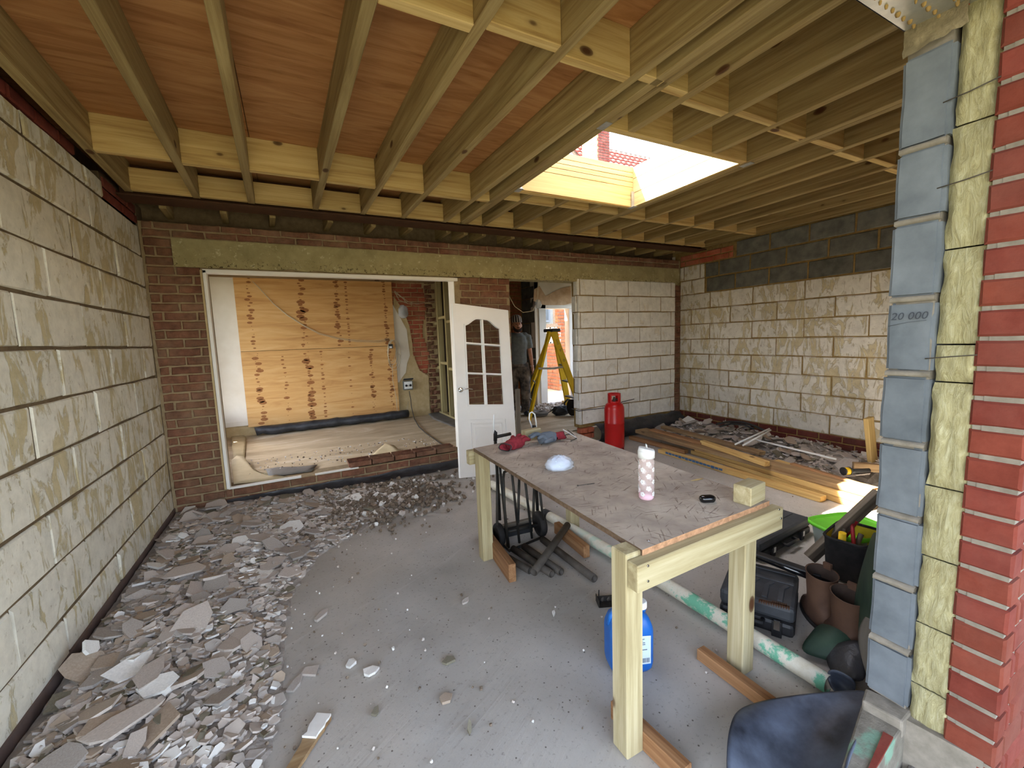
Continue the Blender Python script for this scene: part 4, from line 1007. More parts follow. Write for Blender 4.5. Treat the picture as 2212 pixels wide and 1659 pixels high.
# ------------------------------------------------------------------ gas cylinder
p = Vector((3.40, 3.90, 0)); gc = empty('gas_cylinder', tuple(p), 'tall red gas cylinder standing in front of the white block wall', 'gas cylinder')
R_, H_ = .118, .56
b = MB(); b.lathe([(R_*.86, .025), (R_*.97, .05), (R_, .08), (R_, .33), (R_*1.012, .333), (R_*1.012, .345), (R_, .348), (R_, H_-.06), (R_*.97, H_-.03), (R_*.86, H_+.0), (R_*.66, H_+.022), (R_*.4, H_+.034), (0, H_+.038)], 36, p); b.build('tank', M_RED, gc)
b = MB(); n = 30
for z in (0, .012, .058, .07):
    for k in range(n): an = 2*PI*k/n; rr = R_*.93 if z < .06 else R_*.9; b.v.append(p+Vector((rr*math.cos(an), rr*math.sin(an), z)))
for i in range(3):
    for k in range(n):
        if i == 1 and (k % 10) in (2, 3, 4): continue
        b.f.append([i*n+k, i*n+(k+1) % n, (i+1)*n+(k+1) % n, (i+1)*n+k]); b.mi.append(0); b.sm.append(True)
o = b.build('foot_ring', M_RED, gc); q = o.modifiers.new('s', 'SOLIDIFY'); q.thickness = .006
b = MB(); hs_ = [(H_+.015), (H_+.045), (H_+.085), (H_+.115), (H_+.135)]
for z in hs_:
    for k in range(n): an = 2*PI*k/n; b.v.append(p+Vector((R_*.66*math.cos(an), R_*.66*math.sin(an), z)))
for i in range(4):
    for k in range(n):
        if i in (1, 2) and (k in (17, 18, 19, 20, 21) or k in (3, 4, 5, 6)) : continue
        if i == 3 and False: continue
        b.f.append([i*n+k, i*n+(k+1) % n, (i+1)*n+(k+1) % n, (i+1)*n+k]); b.mi.append(0); b.sm.append(True)
o = b.build('valve_guard', M_RED, gc); q = o.modifiers.new('s', 'SOLIDIFY'); q.thickness = .007
b = MB(); b.lathe([(.018, H_+.03), (.018, H_+.07), (.012, H_+.075), (.012, H_+.09), (0, H_+.092)], 12, p); b.tube([p+Vector((0, 0, H_+.06)), p+Vector((.04, -.01, H_+.06))], .010, 8); b.build('valve', M_IRON, gc)
b = MB(); 
for k in range(6):
    a0, a1 = -.75+.11*k, -.75+.11*(k+1)
    b.add([p+Vector((R_*1.006*math.cos(a), R_*1.006*math.sin(a), z)) for a, z in ((a0, .38), (a1, .38), (a1, .46), (a0, .46))], [(0,1,2,3)])
b.build('paper_label', M_WHITE, gc)

# membrane-wrapped footing beside the white block wall
fo = empty('wrapped_footing', (4.1, YB-.1, 0), 'black membrane wrapped over the footing below the white block wall', 'membrane')
b = MB(); N = 44; K = 9
for i in range(N+1):
    x = DR1+.2+(5.0-DR1-.2)*i/N
    for k in range(K+1):
        a = PI*k/K; y = YB-.045-.13*math.sin(a)*1.0; z = .235*(1+math.cos(a))/2
        y -= .02*(1-abs(2*k/K-1)); y += noise.noise((x*7, k*.8, 0))*.03; z += noise.noise((x*6, k*.7, 7))*.022
        b.v.append(Vector((x, y, max(.003, z))))
for i in range(N):
    for k in range(K): q = i*(K+1)+k; b.f.append([q, q+1, q+K+2, q+K+1]); b.mi.append(0); b.sm.append(True)
b.build('membrane', M_DPM, fo)
# membrane lapped along the sill plinth
b = MB(); N = 60; K = 7
for i in range(N+1):
    x = -.62+2.35*i/N
    for k in range(K+1):
        t = k/K; y = YB-.006-.10*t**1.6*(1+.3*noise.noise((x*3, 0, 0))); z = .075*(1-t)**1.4*(.8+.5*noise.noise((x*2.3, 4, 0)))+.004
        b.v.append(Vector((x, y+noise.noise((x*9, t*5, 0))*.008-.004, z+abs(noise.noise((x*8, t*4, 3)))*.02*t)))
for i in range(N):
    for k in range(K): q = i*(K+1)+k; b.f.append([q, q+1, q+K+2, q+K+1]); b.mi.append(0); b.sm.append(True)
b.build('membrane_strip', M_DPM, label='black damp membrane strip along the foot of the brick sill', cat='membrane')

# ------------------------------------------------------------------ long white pipe and iron pipes
b = MB(); q0 = at(1062, 1046, 'z', .042); q1 = at(1790, 1478, 'z', .042)
N = 14; b.tube([q0.lerp(q1, i/N)+Vector((.03*math.sin(PI*i/N), 0, 0)) for i in range(N+1)], .036, 16, cap=False)
pi_ = b.build('drain_pipe', M_PIPE, label='long white pipe with flaking green paint lying under the workbench', cat='pipe')
q = pi_.modifiers.new('s', 'SOLIDIFY'); q.thickness = .004
b = MB(); m0 = q0.lerp(q1, .30)+Vector((.024, 0, 0)); m1 = q0.lerp(q1, .325)+Vector((.025, 0, 0)); b.tube([m0, m1], .0375, 16); b.build('tape_band', M_BLK, pi_, loc=None) if 0 else b.build('tape_band', M_BLK, pi_)
def pipe(a, c, za, zc, r, label, grp=None):
    b = MB(); p_ = at(a[0], a[1], 'z', za); q_ = at(c[0], c[1], 'z', zc); b.tube([p_, q_], r, 14, cap=False)
    o = b.build('iron_pipe', M_IRON, label=label, cat='pipe', group='dark iron pipes under the workbench'); s_ = o.modifiers.new('s', 'SOLIDIFY'); s_.thickness = .005
pipe((1108, 1185), (1192, 1240), .024, .024, .022, 'second dark iron pipe from the left foot board, between two parallel ones')
pipe((1132, 1180), (1212, 1236), .024, .024, .022, 'dark iron pipe in the middle of the parallel three below the crossing pipe')
pipe((1098, 1205), (1145, 1233), .024, .024, .021, 'short dark iron pipe nearest the left foot board of the workbench')
pipe((1172, 1165), (1284, 1250), .024, .024, .023, 'dark iron pipe with its open end furthest right on the floor')
pipe((1226, 1134), (1153, 1236), .10, .066, .023, 'dark iron pipe lying across the others')

# sack truck under the far end of the bench
tk = empty('sack_truck', (1.22, 2.3, 0), 'dark steel sack truck with rubber wheels standing under the far end of the workbench', 'trolley')
def P(x, y, ax, v): return at(x, y, ax, v)
WYT = 2.36
bl, br_ = P(1078, 1150, 'z', .09), P(1166, 1128, 'z', .10)
for nm, c_, r_ in (('wheel', bl, .075), ('wheel', br_, .088)):
    Rw = Matrix.Rotation(PI/2, 3, 'Y') @ Matrix.Identity(3); d = (br_-bl).normalized()
    Rw = d.to_track_quat('Z', 'Y').to_matrix(); b = MB()
    b.lathe([(r_*.62, -.018), (r_*.9, -.022), (r_, -.012), (r_, .012), (r_*.9, .022), (r_*.62, .018), (r_*.58, 0), (r_*.62, -.018)], 28, Vector((c_.x, c_.y, r_+.002)), R=Rw)
    w_ = b.build(nm, M_RUBBER, tk); b = MB(); b.lathe([(0, -.012), (r_*.6, -.01), (r_*.6, .01), (0, .012)], 20, Vector((c_.x, c_.y, r_+.002)), R=Rw); b.build('hub', M_TRUCK, w_)
b = MB(); b.tube([Vector((bl.x, bl.y, .08)), Vector((br_.x, br_.y, .085))], .012, 8); b.build('axle', M_TRUCK, tk)
def rod(pts, r=.009, nm='side_tube'):
    b = MB(); b.tube(pts, r, 8); b.build(nm, M_TRUCK, tk)
A = Vector((1.095, 2.22, .02)); Bq = Vector((1.43, 2.26, .02))
fl = [(1150, 1178), (1123, 1172)]
rod([P(1074, 1000, 'y', 2.42), P(1074, 1135, 'y', 2.30)]); rod([P(1079, 1000, 'y', 2.42), P(1097, 1180, 'z', .012)])
rod([P(1099, 1016, 'y', 2.35), P(1089, 1020, 'y', 2.33), P(1087, 1034, 'y', 2.31), P(1090, 1100, 'y', 2.25), P(1099, 1182, 'z', .012)])
rod([P(1105, 1015, 'y', 2.36), P(1122, 1172, 'z', .012)]); rod([P(1122, 1020, 'y', 2.36), P(1119, 1130, 'y', 2.3)]); rod([P(1134, 1035, 'y', 2.34), P(1149, 1162, 'z', .012)])
rod([P(1154, 1045, 'y', 2.34), P(1152, 1120, 'y', 2.3)]); rod([P(1166, 1060, 'y', 2.33), P(1177, 1155, 'z', .012)])
b = MB(); b.beam(P(1078, 1140, 'z', .075), P(1150, 1122, 'z', .085), .03, .025); b.build('cross_bar', W_GREY, tk)
b = MB(); b.beam(P(1085, 1152, 'z', .04), P(1148, 1138, 'z', .05), .05, .05); b.build('brush_bar', M_BLK, tk)
b = MB(); b.tube([P(1080, 1170, 'z', .012), P(1100, 1190, 'z', .012), P(1172, 1160, 'z', .012), P(1155, 1130, 'z', .012)], .009, 8); b.build('toe_frame', M_TRUCK, tk)
# upper frame above the far end of the bench
yk = 2.62
b = MB(); b.tube([P(1070, 952, 'y', yk), P(1070, 933, 'y', yk), P(1071, 932, 'y', yk)], .014, 8); b.tube([P(1071, 944, 'y', yk), P(1103, 937, 'y', yk)], .012, 8); b.tube([P(1153, 936, 'y', yk), P(1153, 919, 'y', yk)], .017, 10); b.tube([P(1147, 931, 'y', yk), P(1155, 929, 'y', yk)], .012, 8)
b.tube([P(1070, 950, 'y', yk), Vector((P(1070, 950, 'y', yk).x, yk-.02, .12))], .012, 8); b.tube([P(1153, 936, 'y', yk), Vector((P(1153, 936, 'y', yk).x, yk-.02, .12))], .012, 8); b.build('handle_frame', M_TRUCK, tk)
b = MB(); b.tube([P(1150, 925, 'y', yk), P(1143, 905, 'y', yk), P(1144, 893, 'y', yk), P(1149, 890, 'y', yk), P(1155, 895, 'y', yk), P(1158, 912, 'y', yk), P(1159, 935, 'y', yk)], .0055, 8); b.build('handle_loop', M_WHITE, tk)
b = MB(); b.tube([P(1067, 936, 'y', yk), P(1066, 915, 'y', yk), P(1067, 896, 'y', yk)], .004, 8); b.build('handle_loop', M_WHITE, tk)
# upright slat behind the door
timber('timber_batten', at(1119, 918, 'y', 4.12)+Vector((0, 0, -.42)), at(1118, 840, 'y', 4.12), .05, .03, W_GREY, up=(0,1,0), label='grey timber batten standing beside the white door', cat='timber')

# jerry can
p = Vector((1.165, 1.262, 0)); jc = empty('jerry_can', tuple(p), 'blue plastic jerry can with a white cap behind the near left bench leg', 'jerry can')
Rj = Matrix.Rotation(-.35, 3, 'Z')
b = MB(); b.lathe([(0, 0), (.85, 0), (.96, .012), (1.0, .03), (1.0, .155), (.97, .172), (.84, .20), (.62, .218), (.3, .226), (0, .228)], 40, (0, 0, 0), p4=5)
for i, v in enumerate(b.v): v.x *= .083; v.y *= .058
b.v = [p+Rj @ v for v in b.v]; b.build('body', M_BLUE, jc)
b = MB(); b.lathe([(.019, .214), (.019, .232), (0, .232)], 20, p+Rj @ Vector((.05, 0, 0))); b.build('neck', M_BLUE, jc)
b = MB(); n = 24
for z, rr in ((.226, .021), (.248, .021), (.2505, .0185)):
    for k in range(n*2): an = PI*k/n; r2 = rr*(1+.05*(k % 2)*(z < .25)); b.v.append(p+Rj @ Vector((.05+r2*math.cos(an), r2*math.sin(an), z)))
for i in range(2):
    for k in range(n*2): b.f.append([i*2*n+k, i*2*n+(k+1) % (2*n), (i+1)*2*n+(k+1) % (2*n), (i+1)*2*n+k]); b.mi.append(0); b.sm.append(False)
b.f.append([4*n+k for k in range(2*n)]); b.mi.append(0); b.sm.append(False); b.build('cap', M_WHITE, jc)
b = MB(); b.tube([p+Rj @ Vector(v) for v in ((.02, 0, .215), (.01, 0, .242), (-.03, 0, .240), (-.065, 0, .205), (-.072, 0, .17))], [.012, .012, .013, .013, .012], 10); b.build('carry_handle', M_BLUE, jc)
b = MB(); b.add([p+Rj @ Vector(v) for v in ((-.02, -.0588, .04), (.062, -.0588, .04), (.062, -.0588, .15), (-.02, -.0588, .155))], [(0,1,2,3)]); lb = b.build('paper_label', M_PAPER, jc)
b = MB(); jr = random.Random(3)
for i in range(9):
    z = .145-.007*i; w = jr.uniform(.03, .066); b.add([p+Rj @ Vector(v) for v in ((-.012, -.0592, z), (-.012+w, -.0592, z), (-.012+w, -.0592, z+.0028), (-.012, -.0592, z+.0028))], [(0,1,2,3)])
for i in range(12):
    x = .028+i*.0025; w = jr.uniform(.0006, .0018); b.add([p+Rj @ Vector(v) for v in ((x, -.0592, .046), (x+w, -.0592, .046), (x+w, -.0592, .064), (x, -.0592, .064))], [(0,1,2,3)])
b.build('print', M_INK, lb, kind='stuff')
jc.scale = (1.12, 1.12, 1.12)
# metal joist shoe on the floor behind it
p0, p1 = at(1292, 1308, 'z', .0), at(1352, 1303, 'z', .0); p0.z = p1.z = 0; d = (p1-p0).normalized(); nrm = Vector((-d.y, d.x, 0))
jh = empty('metal_bracket', tuple(p0), 'folded metal bracket with three round holes lying behind the blue jerry can', 'bracket')
b = MB(); b.beam(p0+Vector((0, 0, .004)), p1+Vector((0, 0, .004)), .05, .003, mi=0); b.beam(p0+nrm*.025+Vector((0, 0, .018)), p1+nrm*.025+Vector((0, 0, .018)), .003, .034); b.beam(p0-nrm*.02+Vector((0,0,.02)), p0+nrm*.04+Vector((0, 0, .022)), .003, .04)
b.tube([p0+nrm*.06+d*.02, p0+nrm*.07+d*.025+Vector((0, 0, .04))], .003, 6); b.tube([p1+nrm*.06-d*.02, p1+nrm*.05+d*.005+Vector((0, 0, .03))], .004, 6); b.build('plate', M_GALV if 0 else M_TRUCK, jh)
b = MB()
for k in range(3): b.lathe([(.0, .002), (.012, .002), (.012, 0)], 14, p0+d*(.03+.032*k)+nrm*.022+Vector((0, 0, .018)), R=Matrix.Rotation(PI/2, 3, 'X'))
b.build('round_boss', M_IRON, jh)

# ------------------------------------------------------------------ tool cases
def case(corners, h, label, style=0):
    """corners: four floor points in order, near-left first"""
    c = sum(corners, Vector())/4; e = empty('tool_case', tuple(c), label, 'tool case')
    def bx(z0, z1, ins, name, mat, bev):
        b = MB(); pl = [c+(p_-c)*(1-ins)+Vector((0, 0, z0-p_.z)) for p_ in corners]
        b.prism(pl, (0,0,1), z1-z0); return b.build(name, mat, e, bevel=bev)
    bx(.003, h*.47, .0, 'base', M_BLK, .018); ld = bx(h*.49, h, .0, 'lid', M_BLKD, .02)
    u = (corners[1]-corners[0]); v = corners[3]-corners[0]; ul, vl = u.normalized(), v.normalized()
    b = MB()
    if style == 0:
        for t in (.25, .42): b.beam(corners[0]+v*t+u*.06+Vector((0,0,h)), corners[0]+v*t+u*.94+Vector((0,0,h)), .012, .008)
        b.beam(corners[0]+v*.7+u*.3+Vector((0,0,h)), corners[0]+v*.7+u*.7+Vector((0,0,h)), .1, .006)
    else:
        for t in (.2, .4, .6, .8):
            b.beam(corners[0]+u*t+v*.10+Vector((0,0,h)), corners[0]+u*t+v*.42+Vector((0,0,h)), .022, .012)
            b.beam(corners[0]+u*t+v*.42+Vector((0,0,h)), corners[0]+u*(t+.07)+v*.55+Vector((0,0,h)), .018, .010)
        b.beam(corners[0]+u*.05+v*.62+Vector((0,0,h)), corners[0]+u*.95+v*.62+Vector((0,0,h)), .02, .010)
        b.beam(corners[0]+u*.05+v*.90+Vector((0,0,h)), corners[0]+u*.95+v*.90+Vector((0,0,h)), .03, .012)
    b.build('lid_ribs', M_BLKD, ld, bevel=.002)
    for t in (.22, .78):
        b = MB(); q_ = corners[0]+u*t-vl*.006; b.beam(q_+Vector((0,0,h*.25))-ul*.02, q_+Vector((0,0,h*.25))+ul*.02, .014, h*.5); lt = b.build('latch', M_BLK, e, bevel=.002)
        b = MB(); q_ = q_-vl*.009; b.beam(q_+Vector((0,0,h*.40))-ul*.012, q_+Vector((0,0,h*.40))+ul*.012, .006, h*.3); b.build('latch_clip', M_CHROME, lt)
    b = MB(); b.tube([corners[0]+u*.40-vl*.0+Vector((0,0,h*.4)), corners[0]+u*.40-vl*.035+Vector((0,0,h*.4)), corners[0]+u*.60-vl*.035+Vector((0,0,h*.4)), corners[0]+u*.60-vl*.0+Vector((0,0,h*.4))], .01, 8); b.build('carry_handle', M_BLK, e)
    return e
c1 = [at(1640, 1216, 'z', 0), at(1752, 1152, 'z', 0)]
v = Vector((-.30, .36, 0)); d = (c1[1]-c1[0])
vv = Vector((-d.y, d.x, 0)).normalized()*.42
case([c1[0], c1[1], c1[1]+vv, c1[0]+vv], .115, 'large flat black tool case on the floor behind the workbench')
c2 = [at(1553, 1332, 'z', 0), at(1716, 1386, 'z', 0)]
d = c2[1]-c2[0]; vv = Vector((-d.y, d.x, 0)).normalized()*.35
cs2 = case([c2[0], c2[1], c2[1]+vv, c2[0]+vv], .15, 'chunky ribbed black tool case lying nearest the pillar', 1)
# a saw blade guard strip on top
q0 = at(1640, 1296, 'z', .17); q1 = at(1706, 1312, 'z', .17); b = MB(); d = (q1-q0); L_ = d.length; d.normalize(); nn = Vector((-d.y, d.x, 0))
b.beam(q0, q1, .012, .006)
for i in range(13): b.beam(q0+d*L_*i/12.5-nn*.0, q0+d*L_*i/12.5-nn*.02, .004, .006)
for i in range(8): b.beam(q0+d*L_*(.45+i/16), q0+d*L_*(.45+i/16)+nn*.018, .005, .006)
b.build('toothed_strip', M_STEELD, label='rusty toothed metal strip lying on the ribbed black case', cat='metal strip')
# glossy black tube/level lying over the case to the boots
lv = empty('spirit_level', tuple(at(1690, 1235, 'z', .19)), 'long glossy black tube lying from the ribbed case to the tool bag', 'level')
b = MB(); b.tube([at(1560, 1172, 'z', .20), at(1792, 1262, 'z', .19)], .017, 10); b.build('tube', M_BLKG, lv)
b = MB(); q0, q1 = at(1600, 1184, 'z', .215), at(1775, 1243, 'z', .205); b.beam(q0, q1, .05, .014); b.build('shelf', M_BLK, lv, bevel=.006)
b = MB(); b.lathe([(.010, -.02), (.024, -.015), (.024, .015), (.010, .02)], 16, at(1560, 1172, 'z', .20), R=Matrix.Rotation(PI/2, 3, 'Y')); b.build('end_cap', M_BLK, lv)

# ------------------------------------------------------------------ green tub, plank, tool bag, boots, sheets
ctr = at(1838, 1160, 'z', .10); e = empty('storage_tub', (ctr.x, ctr.y, 0), 'lime green rimmed plastic tub behind the tool bag, part sunlit', 'tub')
Rt_ = Matrix.Rotation(-.28, 3, 'Z')
def rr_(w, d, z, k=5, n=36):
    r = []
    for i in range(n):
        an = 2*PI*i/n; ca, sa = math.cos(an), math.sin(an); q = (abs(ca)**k+abs(sa)**k)**(-1/k); r.append(Vector((ctr.x, ctr.y, 0))+Rt_ @ Vector((w*ca*q, d*sa*q, z)))
    return r
def loft(b, rings, cap0=True, cap1=False, sm=True):
    o = len(b.v); n = len(rings[0])
    for r in rings: b.v += r
    for i in range(len(rings)-1):
        for k in range(n): b.f.append([o+i*n+k, o+i*n+(k+1) % n, o+(i+1)*n+(k+1) % n, o+(i+1)*n+k]); b.mi.append(0); b.sm.append(sm)
    if cap0: b.f.append([o+k for k in range(n)][::-1]); b.mi.append(0); b.sm.append(False)
    if cap1: b.f.append([o+(len(rings)-1)*n+k for k in range(n)]); b.mi.append(0); b.sm.append(False)
b = MB(); loft(b, [rr_(.15, .13, .004), rr_(.155, .135, .01), rr_(.175, .155, .165), rr_(.171, .151, .165), rr_(.15, .13, .012)], True, True); b.build('body', M_CLEARG, e)
b = MB(); loft(b, [rr_(.175, .155, .155), rr_(.192, .172, .158), rr_(.192, .172, .178), rr_(.182, .162, .180), rr_(.170, .150, .168)], False, False); loft(b, [rr_(.170, .150, .168), rr_(.10, .09, .166)], False, True); b.build('lid', M_GREENP, e)
timber('grey_post', at(1748, 1206, 'z', .04), at(1900, 1065, 'z', .44), .045, .06, W_GREY, label='grey weathered post leaning across the green tub to the pillar', cat='timber')
ctr = at(1838, 1238, 'z', .0); ctr.z = 0; tb = empty('tool_bag', tuple(ctr), 'open black tool bag with yellow lining behind the boots', 'tool bag')
Rt_ = Matrix.Rotation(.15, 3, 'Z')
b = MB(); loft(b, [rr_(.14, .085, .004, 6), rr_(.15, .09, .02, 6), rr_(.155, .10, .20, 6), rr_(.158, .102, .235, 6)], True, False); b.build('shell', M_FABB, tb)
b = MB(); loft(b, [rr_(.154, .098, .232, 6), rr_(.145, .092, .10, 6), rr_(.135, .085, .06, 6)], False, True); b.build('lining', M_YBAG, tb)
b = MB(); ring = rr_(.158, .102, .237, 6); b.tube(ring+[ring[0]], .008, 6); b.build('rim_binding', M_FABB, tb)
c = ctr; b = MB(); b.tube([c+Vector((-.10, .01, .06)), c+Vector((-.115, .0, .27))], .018, 10); b.build('hammer', M_YEL, label='yellow handled tool standing in the tool bag', cat='hammer')
b = MB(); b.tube([c+Vector((-.06, -.04, .12)), c+Vector((.06, .03, .25)), c+Vector((.10, .05, .28))], .010, 8); b.tube([c+Vector((.05, .07, .15)), c+Vector((.085, .02, .28))], .009, 8); b.build('pliers', plain('dark_red_grip', (120,20,28), (146,32,40), 9, .5), label='dark red handled pliers sticking out of the tool bag', cat='pliers')
b = MB(); b.tube([c+Vector((.0, -.05, .1)), c+Vector((.12, -.06, .19)), c+Vector((.14, -.05, .16))], .012, 8); b.tube([c+Vector((-.03, .04, .1)), c+Vector((.02, .05, .24))], .012, 8); b.tube([c+Vector((.0, .0, .1)), c+Vector((.07, -.01, .22))], .014, 8); b.build('hand_tools', M_IRON, label='jumble of dark hand tools inside the tool bag', cat='tools')
def boot(c, rz, label, flip=1):
    e = empty('work_boot', tuple(c), label, 'boot', 'pair of brown work boots by the pillar'); R = Matrix.Rotation(rz, 3, 'Z')
    def ring(cx, rx, ry, z, tilt=0, n=24): return [c+R @ Vector((cx+rx*1.1*math.cos(2*PI*k/n), ry*1.2*math.sin(2*PI*k/n), z*.95+tilt*math.cos(2*PI*k/n))) for k in range(n)]
    b = MB(); loft(b, [ring(.04, .115, .040, .018), ring(.04, .118, .043, .035), ring(.035, .108, .042, .06, -.008), ring(.015, .085, .042, .085, -.012), ring(.0, .062, .044, .11), ring(-.004, .056, .046, .15), ring(-.004, .060, .049, .20), ring(-.004, .063, .052, .262, .006), ring(-.004, .0655, .0545, .268, .006), ring(-.004, .061, .050, .266, .006)], True, False); b.build('upper', M_BOOT, e)
    b = MB(); loft(b, [ring(-.004, .061, .050, .266, .006), ring(-.004, .052, .042, .18), ring(-.004, .046, .036, .10)], False, True); b.build('lining', M_BOOTIN, e)
    b = MB(); loft(b, [ring(.04, .116, .041, .0), ring(.04, .122, .046, .004), ring(.04, .121, .046, .020)], True, True); b.build('sole', M_RUBBER, e)
    b = MB(); b.beam(c+R @ Vector((.035, -.052, .262)), c+R @ Vector((.062, -.03, .262)), .014, .03); b.build('pull_tab', M_BOOT, e)
pb = at(1826, 1400, 'z', 0); boot(pb, .9, 'nearer brown leather boot with a wide open top'); boot(pb+Vector((.085, .145, 0)), .8, 'farther brown leather boot, in front of the tool bag')

def sheetmesh(name, grid, mat, thick, subs=2, parent=None, **kw):
    b = MB(); nr, nc = len(grid), len(grid[0])
    for r in grid: b.v += [Vector(v) for v in r]
    for i in range(nr-1):
        for k in range(nc-1): q = i*nc+k; b.f.append([q, q+1, q+nc+1, q+nc]); b.mi.append(0); b.sm.append(True)
    o = b.build(name, mat, parent, **kw)
    if subs: s_ = o.modifiers.new('s', 'SUBSURF'); s_.levels = s_.render_levels = subs
    s_ = o.modifiers.new('t', 'SOLIDIFY'); s_.thickness = thick
    return o
# dark green sheet leaning upright against the block pillar
g = []
for (zt, pts) in ((.5, [(1888,1180),(1878,1200),(1868,1230)]),):
    pass
def Q(x, y, yy): return at(x, y, 'y', yy)
sheetmesh('green_sheet', [[Q(1884, 1150, .80), Q(1890, 1150, .72), Q(1896, 1150, .68)], [Q(1862, 1220, .84), Q(1874, 1222, .76), Q(1888, 1225, .68)], [Q(1845, 1285, .86), Q(1864, 1290, .77), Q(1884, 1300, .68)], [Q(1840, 1360, .86), Q(1862, 1370, .77), Q(1882, 1380, .68)]], M_GRNSH, .003, label='dark green sheet standing upright against the blue grey block pillar', cat='sheet')
z_ = .03
sheetmesh('green_tarpaulin', [[at(1722, 1405, 'z', .015), at(1760, 1420, 'z', .02), at(1840, 1440, 'z', .02), at(1872, 1450, 'z', .03)],
    [at(1752, 1370, 'z', .05), at(1790, 1382, 'z', .10), at(1840, 1395, 'z', .08), at(1872, 1400, 'z', .06)],
    [at(1766, 1350, 'z', .06), at(1800, 1352, 'z', .12), at(1840, 1350, 'z', .12), at(1874, 1345, 'z', .12)],
    [at(1790, 1345, 'z', .01), at(1815, 1345, 'z', .05), at(1845, 1335, 'z', .09), at(1876, 1320, 'z', .14)]], M_GRNSH, .003, label='crumpled green tarpaulin spread on the floor in front of the boots', cat='tarpaulin')
sheetmesh('black_rubble_sack', [[at(1780, 1400, 'z', .04), at(1820, 1385, 'z', .10), at(1865, 1378, 'z', .12)], [at(1785, 1432, 'z', .02), at(1830, 1425, 'z', .10), at(1870, 1420, 'z', .10)], [at(1800, 1462, 'z', .01), at(1840, 1470, 'z', .05), at(1874, 1476, 'z', .04)]], M_DKSH if 0 else M_DPM, .004, label='black plastic sack under the green tarpaulin at the pillar foot', cat='sack')
sheetmesh('grey_membrane_flap', [[Q(1884, 1315, .72), Q(1890, 1318, .68), Q(1894, 1330, .64)], [Q(1856, 1345, .76), Q(1872, 1352, .70), Q(1884, 1380, .65)], [Q(1850, 1385, .75), Q(1868, 1400, .69), Q(1876, 1430, .65)], [Q(1866, 1440, .72), Q(1872, 1460, .68), Q(1876, 1485, .65)]], M_DPMD, .003, label='grey membrane flap hanging beside the pillar foot', cat='membrane')
# scoop and large bent plastic sheet in the foreground
sheetmesh('grey_plastic_scoop', [[at(1787, 1444, 'z', .10), at(1812, 1446, 'z', .12), at(1852, 1470, 'z', .11)], [at(1786, 1465, 'z', .05), at(1818, 1472, 'z', .03), at(1848, 1490, 'z', .05)], [at(1798, 1496, 'z', .04), at(1822, 1500, 'z', .02), at(1845, 1502, 'z', .03)]], M_DKSH, .004, label='small dark plastic scoop at the near end of the white pipe', cat='scoop')
def Z(x, y, z): return at(x, y, 'z', z)
gr = []
pts = [[(1598,1527,.10),(1650,1512,.10),(1720,1500,.11),(1800,1493,.13),(1860,1489,.14),(1890,1498,.14)],
       [(1580,1552,.13),(1640,1548,.11),(1720,1545,.09),(1800,1535,.11),(1845,1530,.13),(1876,1528,.15)],
       [(1573,1590,.14),(1640,1600,.10),(1710,1605,.07),(1780,1600,.09),(1830,1590,.12),(1858,1580,.16)],
       [(1571,1640,.14),(1640,1660,.09),(1700,1670,.05),(1760,1665,.07),(1810,1650,.11),(1836,1630,.17)],
       [(1572,1720,.12),(1640,1730,.08),(1690,1740,.04),(1740,1740,.05),(1790,1720,.09),(1815,1700,.16)]]
sc_ = sheetmesh('dark_plastic_tray', [[Z(*q) for q in r] for r in pts], M_DKSH, .005, 3, label='large bent dark blue-grey plastic tray in the right foreground', cat='tray')
b = MB(); b.tube([Z(1890,1498,.142), Z(1876,1528,.152), Z(1858,1580,.162), Z(1836,1630,.172), Z(1815,1700,.162)], .004, 8); b.build('rolled_rim', M_DKSH, sc_)

# foundation ledge and trench by the pillar foot
ft = empty('foundation_edge', (1.66, .45, 0), kind='structure')
b = MB(); b.prism([Z(1865, 1508, .17), Z(1965, 1552, .17), Z(1905, 1640, .17), Z(1860, 1740, .17), Z(1790, 1740, .17)], (0,0,-1), .25)
tg = NT('green_stained_concrete'); o_ = tg.pos('pos'); n_ = tg.noise(o_, 14, 8, .7); c_ = tg.ramp(n_, [(.3, srgb(98,92,82)), (.6, srgb(132,126,114))]); c_ = tg.mix(tg.ramp(tg.noise(o_, 7, 4), [(.55, 0.0), (.62, .6)]), c_, srgb(110,160,136)); M_GCON = tg.out(c_, .95, n_, .6, .01)
b.build('concrete_edge', M_GCON, ft, bevel=.006)
b = MB(); b.prism([Z(1908, 1580, .175), Z(1930, 1592, .175), Z(1880, 1680, .175), Z(1850, 1720, .175)], (0,0,-1), .2); b.build('brick_edge', M_BRK_RED, ft)
b = MB(); b.prism([Z(1870, 1485, .20), Z(1975, 1530, .20), Z(1950, 1560, .20), Z(1862, 1512, .20)], (0,0,-1), .06); b.build('mortar_bed', M_MORTG, ft, bevel=.006)
b = MB(); b.prism([(1.57, .60, 0.19), (2.2, .60, .19), (2.2, .34, .19), (1.60, .34, .19)], (0,0,-1), .3); b.build('concrete_footing', M_MORTG, ft)
b = MB(); b.prism([Z(2010, 1560, .05), Z(2140, 1640, .05), Z(2100, 1740, .05), Z(1940, 1740, .05), Z(1960, 1650, .05)], (0,0,-1), .15); b.build('slab_piece', M_DPMD, ft, bevel=.01)
b = MB(); b.span((1.9, -1, -.12), (4, .32, .02)); b.build('ground_right', plain('brown_earth', (104,90,80), (134,120,108), 16, .97, 0, 'pos', .8, .02), kind='structure')

